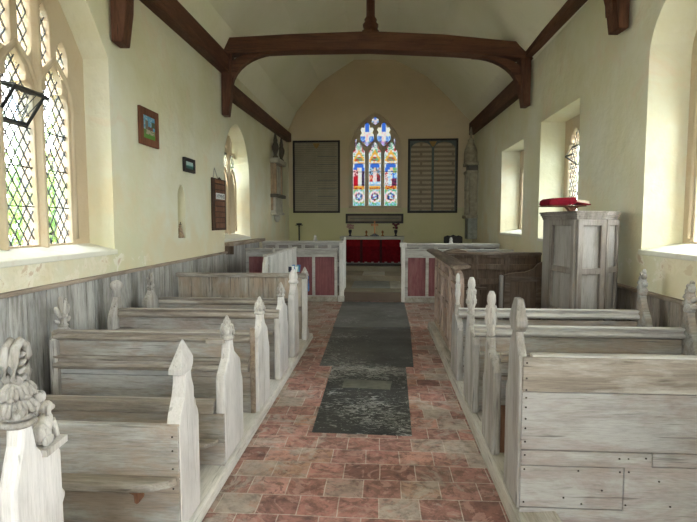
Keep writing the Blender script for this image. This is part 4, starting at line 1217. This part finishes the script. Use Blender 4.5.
# painted tablets
def tablet(label, x0, x1, z0, z1, m, band, fm):
    t = thing('painted_tablet', label, 'tablet', ((x0 + x1) / 2, YE - .02, z0), 'painted tablets beside the stained glass')
    b = B(); plate(b, rect(x0, x1, z0, z1), [rect(x0 + .055, x1 - .055, z0 + .055, z1 - .055)], 'Y', YE - .075, YE - .011); obj('frame', b, 'dark', t, .006)
    bx('spandrel_board', fm, t, x0 + .04, x1 - .04, YE - .035, YE - .012, z0 + .04, z1 - .04, 0)
    xm = (x0 + x1) / 2; w = (x1 - x0 - .16) / 4
    w -= .02
    for c in (xm - w - .035, xm + w + .035):
        b = B(); prism(b, arch(c, w, z0 + .075, z1 - .30, .21), 'Y', YE - .042, YE - .034); obj('text_panel', b, m, t)
    b = B(); prism(b, [(xm - .11, z1 - .075), (xm + .11, z1 - .075), (xm + .05, z1 - .19), (xm, z1 - .24), (xm - .05, z1 - .19)], 'Y', YE - .046, YE - .036); obj('ornament', b, 'tab_gold', t)
    if band:
        b = B()
        for k in range(7): box(b, xm + .04, x1 - .1, YE - .045, YE - .041, z0 + .25 + k * .235, z0 + .262 + k * .235)
        obj('ruled_lines', b, 'tab_blue', t)
tablet('dark framed tablet of faded script with gold ornament, beside the branched wall monument', -2.685, -1.28, 1.87, 4.0, 'tab_l', True, 'tab_l')
tablet('dark framed brownish tablet with pale lines of text in two arched panels', .72, 2.17, 1.865, 4.02, 'tab_r', False, 'tab_blue')

# ------------------------------------------------------------------ wall furnishings
def picture(label, y0, y1, z0, z1, d, fr, m, colr, tilt=0, name='framed_picture'):
    t = thing(name, label, 'picture', (XL, (y0 + y1) / 2, z0), 'framed pictures on the hymn board wall')
    b = B(); plate(b, rect(y0, y1, z0, z1), [rect(y0 + fr, y1 - fr, z0 + fr, z1 - fr)], 'X', XL + .002, XL + d); obj('frame', b, m, t, .006)
    bx('backing', 'dark', t, XL + .001, XL + d * .5, y0 + .01, y1 - .01, z0 + .01, z1 - .01, 0)
    grid_tint('print', 'tint', t, 18, 20, lambda u, v: (XL + d * .55, y0 + fr + (y1 - y0 - 2 * fr) * u, z0 + fr + (z1 - z0 - 2 * fr) * v), colr)
rp = random.Random(3)
def church(u, v, i, k):
    if v < .22: return (.07 + .04 * rp.random(), .25, .03)
    if .22 < v < .40: return (.42, .36, .28) if .25 < u < .95 and rp.random() < .7 else (.10, .20, .05)
    if .22 < u < .42 and v < .78: return (.16, .14, .12)
    if .42 < u < .85 and v < .55: return (.15, .06, .05)
    if u > .72 and .55 < v < .8: return (.05, .09, .05)
    return (.10, .33, .55) if rp.random() < .8 else (.35, .50, .60)
picture('reddish framed picture of a church tower under blue sky above green grass', 5.845, 6.34, 2.505, 2.94, .035, .085, 'frame_red', church)
def sea(u, v, i, k):
    if v < .35: return (.03, .11, .10)
    if v < .5: return (.10, .32, .30)
    return (.42, .60, .58) if rp.random() < .7 else (.6, .68, .66)
picture('small black framed picture of pale green landscape, hung below the church picture', 7.15, 7.56, 2.315, 2.515, .04, .05, 'dark', sea)

t = thing('hymn_board', 'tall brown wooden hymn board hanging by string with white heading card', 'hymn board', (XL, 8.7, 1.46))
bx('frame', 'board_dark', t, XL + .005, XL + .035, 8.33, 9.03, 1.46, 2.33, .006)
for k in range(8): bx('slot_panel', 'board', t, XL + .034, XL + .045, 8.44, 8.94, 1.50 + k * .093, 1.578 + k * .093, .004)
bx('head_panel', 'board', t, XL + .034, XL + .042, 8.44, 8.94, 2.255, 2.31, .003)
h = bx('heading_card', 'paper', t, XL + .045, XL + .05, 8.46, 8.92, 1.985, 2.085, 0)
fc = bpy.data.curves.new('lettering', 'FONT'); fc.body = 'HYMNS'; fc.size = .10; fc.align_x = 'CENTER'; fc.extrude = .0008
tmp = bpy.data.objects.new('lettering_source', fc); C.objects.link(tmp)
bpy.context.view_layer.update()
me = bpy.data.meshes.new_from_object(tmp.evaluated_get(bpy.context.evaluated_depsgraph_get()))
bpy.data.objects.remove(tmp)
me.transform(Matrix(((0, 0, 1, XL + .051), (1.25, 0, 0, 8.69), (0, 1, 0, 2.0), (0, 0, 0, 1))))
me.transform(Matrix.Translation(-worldloc(h))); me.materials.clear(); me.materials.append(M['ink'])
lo = bpy.data.objects.new('lettering', me); C.objects.link(lo); lo.parent = h
b = B(); tube(b, [(XL + .02, 8.40, 2.32), (XL + .012, 8.50, 2.50), (XL + .02, 8.66, 2.32)], .006, 5); obj('hanging_string', b, 'end_grey', t)
b = B(); lathe(b, [(.04, 2.325), (.04, 2.335), (.02, 2.34), (.008, 2.36)], (XL + .03, 8.69), 8); obj('crest', b, 'board_dark', t)

# niche figurine
t = thing('figurine', 'small brown statuette standing at the foot of the narrow wall niche', 'figurine', (XL - .06, 7.05, 1.375))
b = B(); lathe(b, [(.045, 1.376), (.05, 1.40), (.035, 1.46), (.03, 1.50), (.018, 1.52)], (XL - .045, 7.13), 10); blob(b, (XL - .045, 7.13, 1.54), (.02, .02, .024)); obj('robed_body', b, 'figure', t)
b = B(); box(b, XL - .05, XL - .04, 7.14, 7.148, 1.45, 1.60); box(b, XL - .05, XL - .04, 7.11, 7.175, 1.56, 1.57); obj('staff', b, 'dark', t)

# branched wall monument near the chancel corner
t = thing('wall_monument', 'marble wall monument with two dark urns on the hymn board side', 'monument', (XL, 13.3, 1.6))
ya, yb = 12.85, 13.85
def my(n, m, x, y0, y1, z0, z1, bev=.01): return bx(n, m, t, XL - .01, XL + x, y0, y1, z0, z1, bev)
my('backing', 'marble_tan', .06, ya + .03, yb - .03, 1.9, 3.1); my('inscription_panel', 'marble', .10, ya + .2, yb - .2, 2.32, 3.05)
for y in (ya + .08, yb - .16): my('side_pilaster', 'marble_tan', .13, y, y + .09, 2.3, 3.08)
my('cornice', 'marble', .22, ya - .05, yb + .05, 3.08, 3.20, .02); my('lower_ledge', 'marble_dark', .2, ya - .02, yb + .02, 2.22, 2.31, .02)
my('apron', 'marble', .12, ya + .05, yb - .05, 1.84, 2.22); my('base_ledge', 'marble', .16, ya, yb, 1.78, 1.85, .015)
b = B(); lathe(b, [(.03, 1.60), (.07, 1.66), (.085, 1.72), (.06, 1.79)], (XL + .06, 13.35), 10); obj('corbel', b, 'marble', t)
for y in (ya + .12, yb - .12):
    b = B(); lathe(b, [(.07, 3.20), (.07, 3.24), (.035, 3.28), (.085, 3.42), (.09, 3.5), (.05, 3.6), (.055, 3.64), (.02, 3.82)], (XL + .11, y), 10); obj('urn', b, 'marble_dark', t)
b = B(); prism(b, [(13.2, 3.2), (13.52, 3.2), (13.48, 3.5), (13.42, 3.72), (13.3, 3.74), (13.23, 3.5)], 'X', XL, XL + .1); obj('centre_shield', b, 'marble', t, .01)

t = thing('wall_monument', 'tall pale pilaster monument with domed canopy in the corner by the text tablet', 'monument', (XR, 14.8, 1.15))
cx, cy = 2.46, 14.85
def mx(n, m, w, d, z0, z1, bev=.01): return bx(n, m, t, XR - d, XR + .01, cy - w, cy + w, z0, z1, bev)
mx('base_block', 'mon_blue', .26, .26, 1.12, 1.70); mx('ledge', 'mon_stone', .32, .34, 1.70, 1.80, .02); mx('shaft', 'mon_stone', .22, .22, 1.80, 2.95)
for dy in (-.2, .15): bx('colonnette', 'mon_stone', t, XR - .30, XR - .23, cy + dy, cy + dy + .05, 1.80, 2.95, .01)
mx('capital', 'mon_stone', .28, .32, 2.95, 3.03, .015); mx('dark_frieze', 'marble_dark', .22, .26, 3.03, 3.17); mx('canopy_base', 'mon_stone', .30, .34, 3.17, 3.26, .015)
b = B(); lathe(b, [(.19, 3.26), (.19, 3.5), (.17, 3.62), (.12, 3.74), (.07, 3.84), (.09, 3.88), (.04, 3.95), (.03, 4.05), (.05, 4.1), (.012, 4.25)], (XR - .17, cy), 12); obj('domed_canopy', b, 'mon_stone', t)

# floor candle stand and chair in the sanctuary
t = thing('candle_stand', 'slim dark candle stand beside the wall below the script tablet', 'candle stand', (-2.42, 14.8, .42))
b = B(); lathe(b, [(.14, .42), (.14, .44), (.03, .48), (.02, .55), (.02, 1.45), (.028, 1.47), (.015, 1.50)], (-2.42, 14.8), 10); obj('stem', b, 'iron', t)
b = B(); lathe(b, [(.02, 1.49), (.08, 1.53), (.085, 1.56), (.02, 1.57)], (-2.42, 14.8), 10); obj('drip_pan', b, 'iron', t)
b = B(); box(b, -2.53, -2.31, 14.79, 14.81, 1.50, 1.52); obj('crossbar', b, 'iron', t)
t = thing('sanctuary_chair', 'dark wooden chair half hidden behind the pale stall, below the monument', 'chair', (1.9, 13.9, .42))
bx('seat', 'dark', t, 1.65, 2.15, 13.7, 14.15, .84, .89)
b = B(); prism(b, [(1.65, .89), (2.15, .89), (2.15, 1.20), (2.05, 1.24), (1.98, 1.22), (1.9, 1.26), (1.82, 1.22), (1.75, 1.24), (1.65, 1.2)], 'Y', 14.11, 14.15); obj('backrest', b, 'dark', t, .01)
for x in (1.67, 2.09):
    for y in (13.72, 14.09): bx('leg', 'dark', t, x, x + .045, y, y + .045, .42, .84)

# ------------------------------------------------------------------ outside
b = B(); box(b, -60, 60, -50, 60, -.9, -.5); struct('ground', b, 'grass')
def tree(x, y, h, r, seed, lab):
    t = thing('tree', lab, 'tree', (x, y, -.5), 'trees in the churchyard')
    b = B(); tube(b, [(x, y, -.5), (x + .05, y, h * .45), (x, y, h * .8)], [.25, .18, .08], 8); obj('trunk', b, 'bark', t)
    rr = random.Random(seed); b = B()
    for _ in range(700):
        a = rr.uniform(0, 2 * PI); cz = rr.uniform(-1, 1); q = rr.random() ** .4
        s_ = math.sqrt(1 - cz * cz)
        c = Vector((x + r * q * s_ * math.cos(a), y + r * q * s_ * math.sin(a), h * .6 + h * .42 * q * cz))
        e = Euler((rr.uniform(0, PI), rr.uniform(0, PI), rr.uniform(0, PI))).to_matrix(); k = rr.uniform(.10, .2)
        b.faces.new([b.verts.new(c + e @ Vector(v)) for v in ((-k, 0, 0), (0, -k * .5, 0), (k, 0, 0), (0, k * .5, 0))])
    o = obj('leafy_crown', b, 'leaf', t)
tree(-12.5, 18.8, 5.2, 2.0, 1, 'leafy green tree seen through the middle light of the near leaded window')
tree(-8.6, 12.6, 3.0, 1.3, 2, 'low green bush seen through the light beside the near window splay')
tree(-17.5, 14.5, 6.0, 2.2, 3, 'tall green tree behind the open casement of the near leaded window')

# ------------------------------------------------------------------ light: overcast sky through the windows
wd = bpy.data.worlds.new('overcast_sky'); bpy.context.scene.world = wd; wd.use_nodes = True
bg = wd.node_tree.nodes['Background']; bg.inputs[0].default_value = (1.0, .985, .98, 1); bg.inputs[1].default_value = 7.0
def portal(name, loc, rot, sx, sy):
    l = bpy.data.lights.new(name, 'AREA'); l.shape = 'RECTANGLE'; l.size = sx; l.size_y = sy
    l.cycles.is_portal = True
    o = bpy.data.objects.new(name, l); C.objects.link(o); o.location = loc; o.rotation_euler = rot
for i, (y, w, z0, z1) in enumerate(((4.36, 1.7, 1.35, 3.8), (9.92, 1.7, 1.3, 3.3))):
    portal('window_portal_a%d' % i, (XL - .6, y, (z0 + z1) / 2), (0, -PI / 2, 0), z1 - z0, w)
for i, (y, w, z0, z1) in enumerate(((4.53, 1.7, 1.35, 3.8), (8.06, 1.7, 1.35, 3.2), (10.85, 1.75, 1.35, 3.1), (-1.6, 1.7, 1.35, 3.8), (.95, 1.7, 1.35, 3.8))):
    portal('window_portal_b%d' % i, (XR + .6, y, (z0 + z1) / 2), (0, PI / 2, 0), z1 - z0, w)
portal('window_portal_c', (-.245, YE + .48, 3.4), (-PI / 2, 0, 0), 1.5, 2.8)
portal('window_portal_d', (-.1, YW - .58, 3.1), (PI / 2, 0, 0), 2.6, 3.6)

# ------------------------------------------------------------------ camera
F, W, H = 515.0, 697, 522
pitch = math.atan(39 / F); yaw = math.atan(34.5 / F * math.cos(pitch))
cam = bpy.data.cameras.new('camera'); co = bpy.data.objects.new('camera', cam); C.objects.link(co)
cam.sensor_width = 36; cam.lens = F / W * 36; cam.clip_start = .02
co.location = (0, 0, CAM_H); co.rotation_euler = (PI / 2 - pitch, 0, yaw)
sc_ = bpy.context.scene; sc_.camera = co
sc_.view_settings.view_transform = 'Standard'; sc_.view_settings.look = 'None'; sc_.view_settings.gamma = 1
sc_.view_settings.use_curve_mapping = False
sc_.view_settings.exposure = 2.95
sc_.cycles.max_bounces = 14; sc_.cycles.diffuse_bounces = 8; sc_.cycles.transparent_max_bounces = 16
sc_.cycles.use_denoising = True
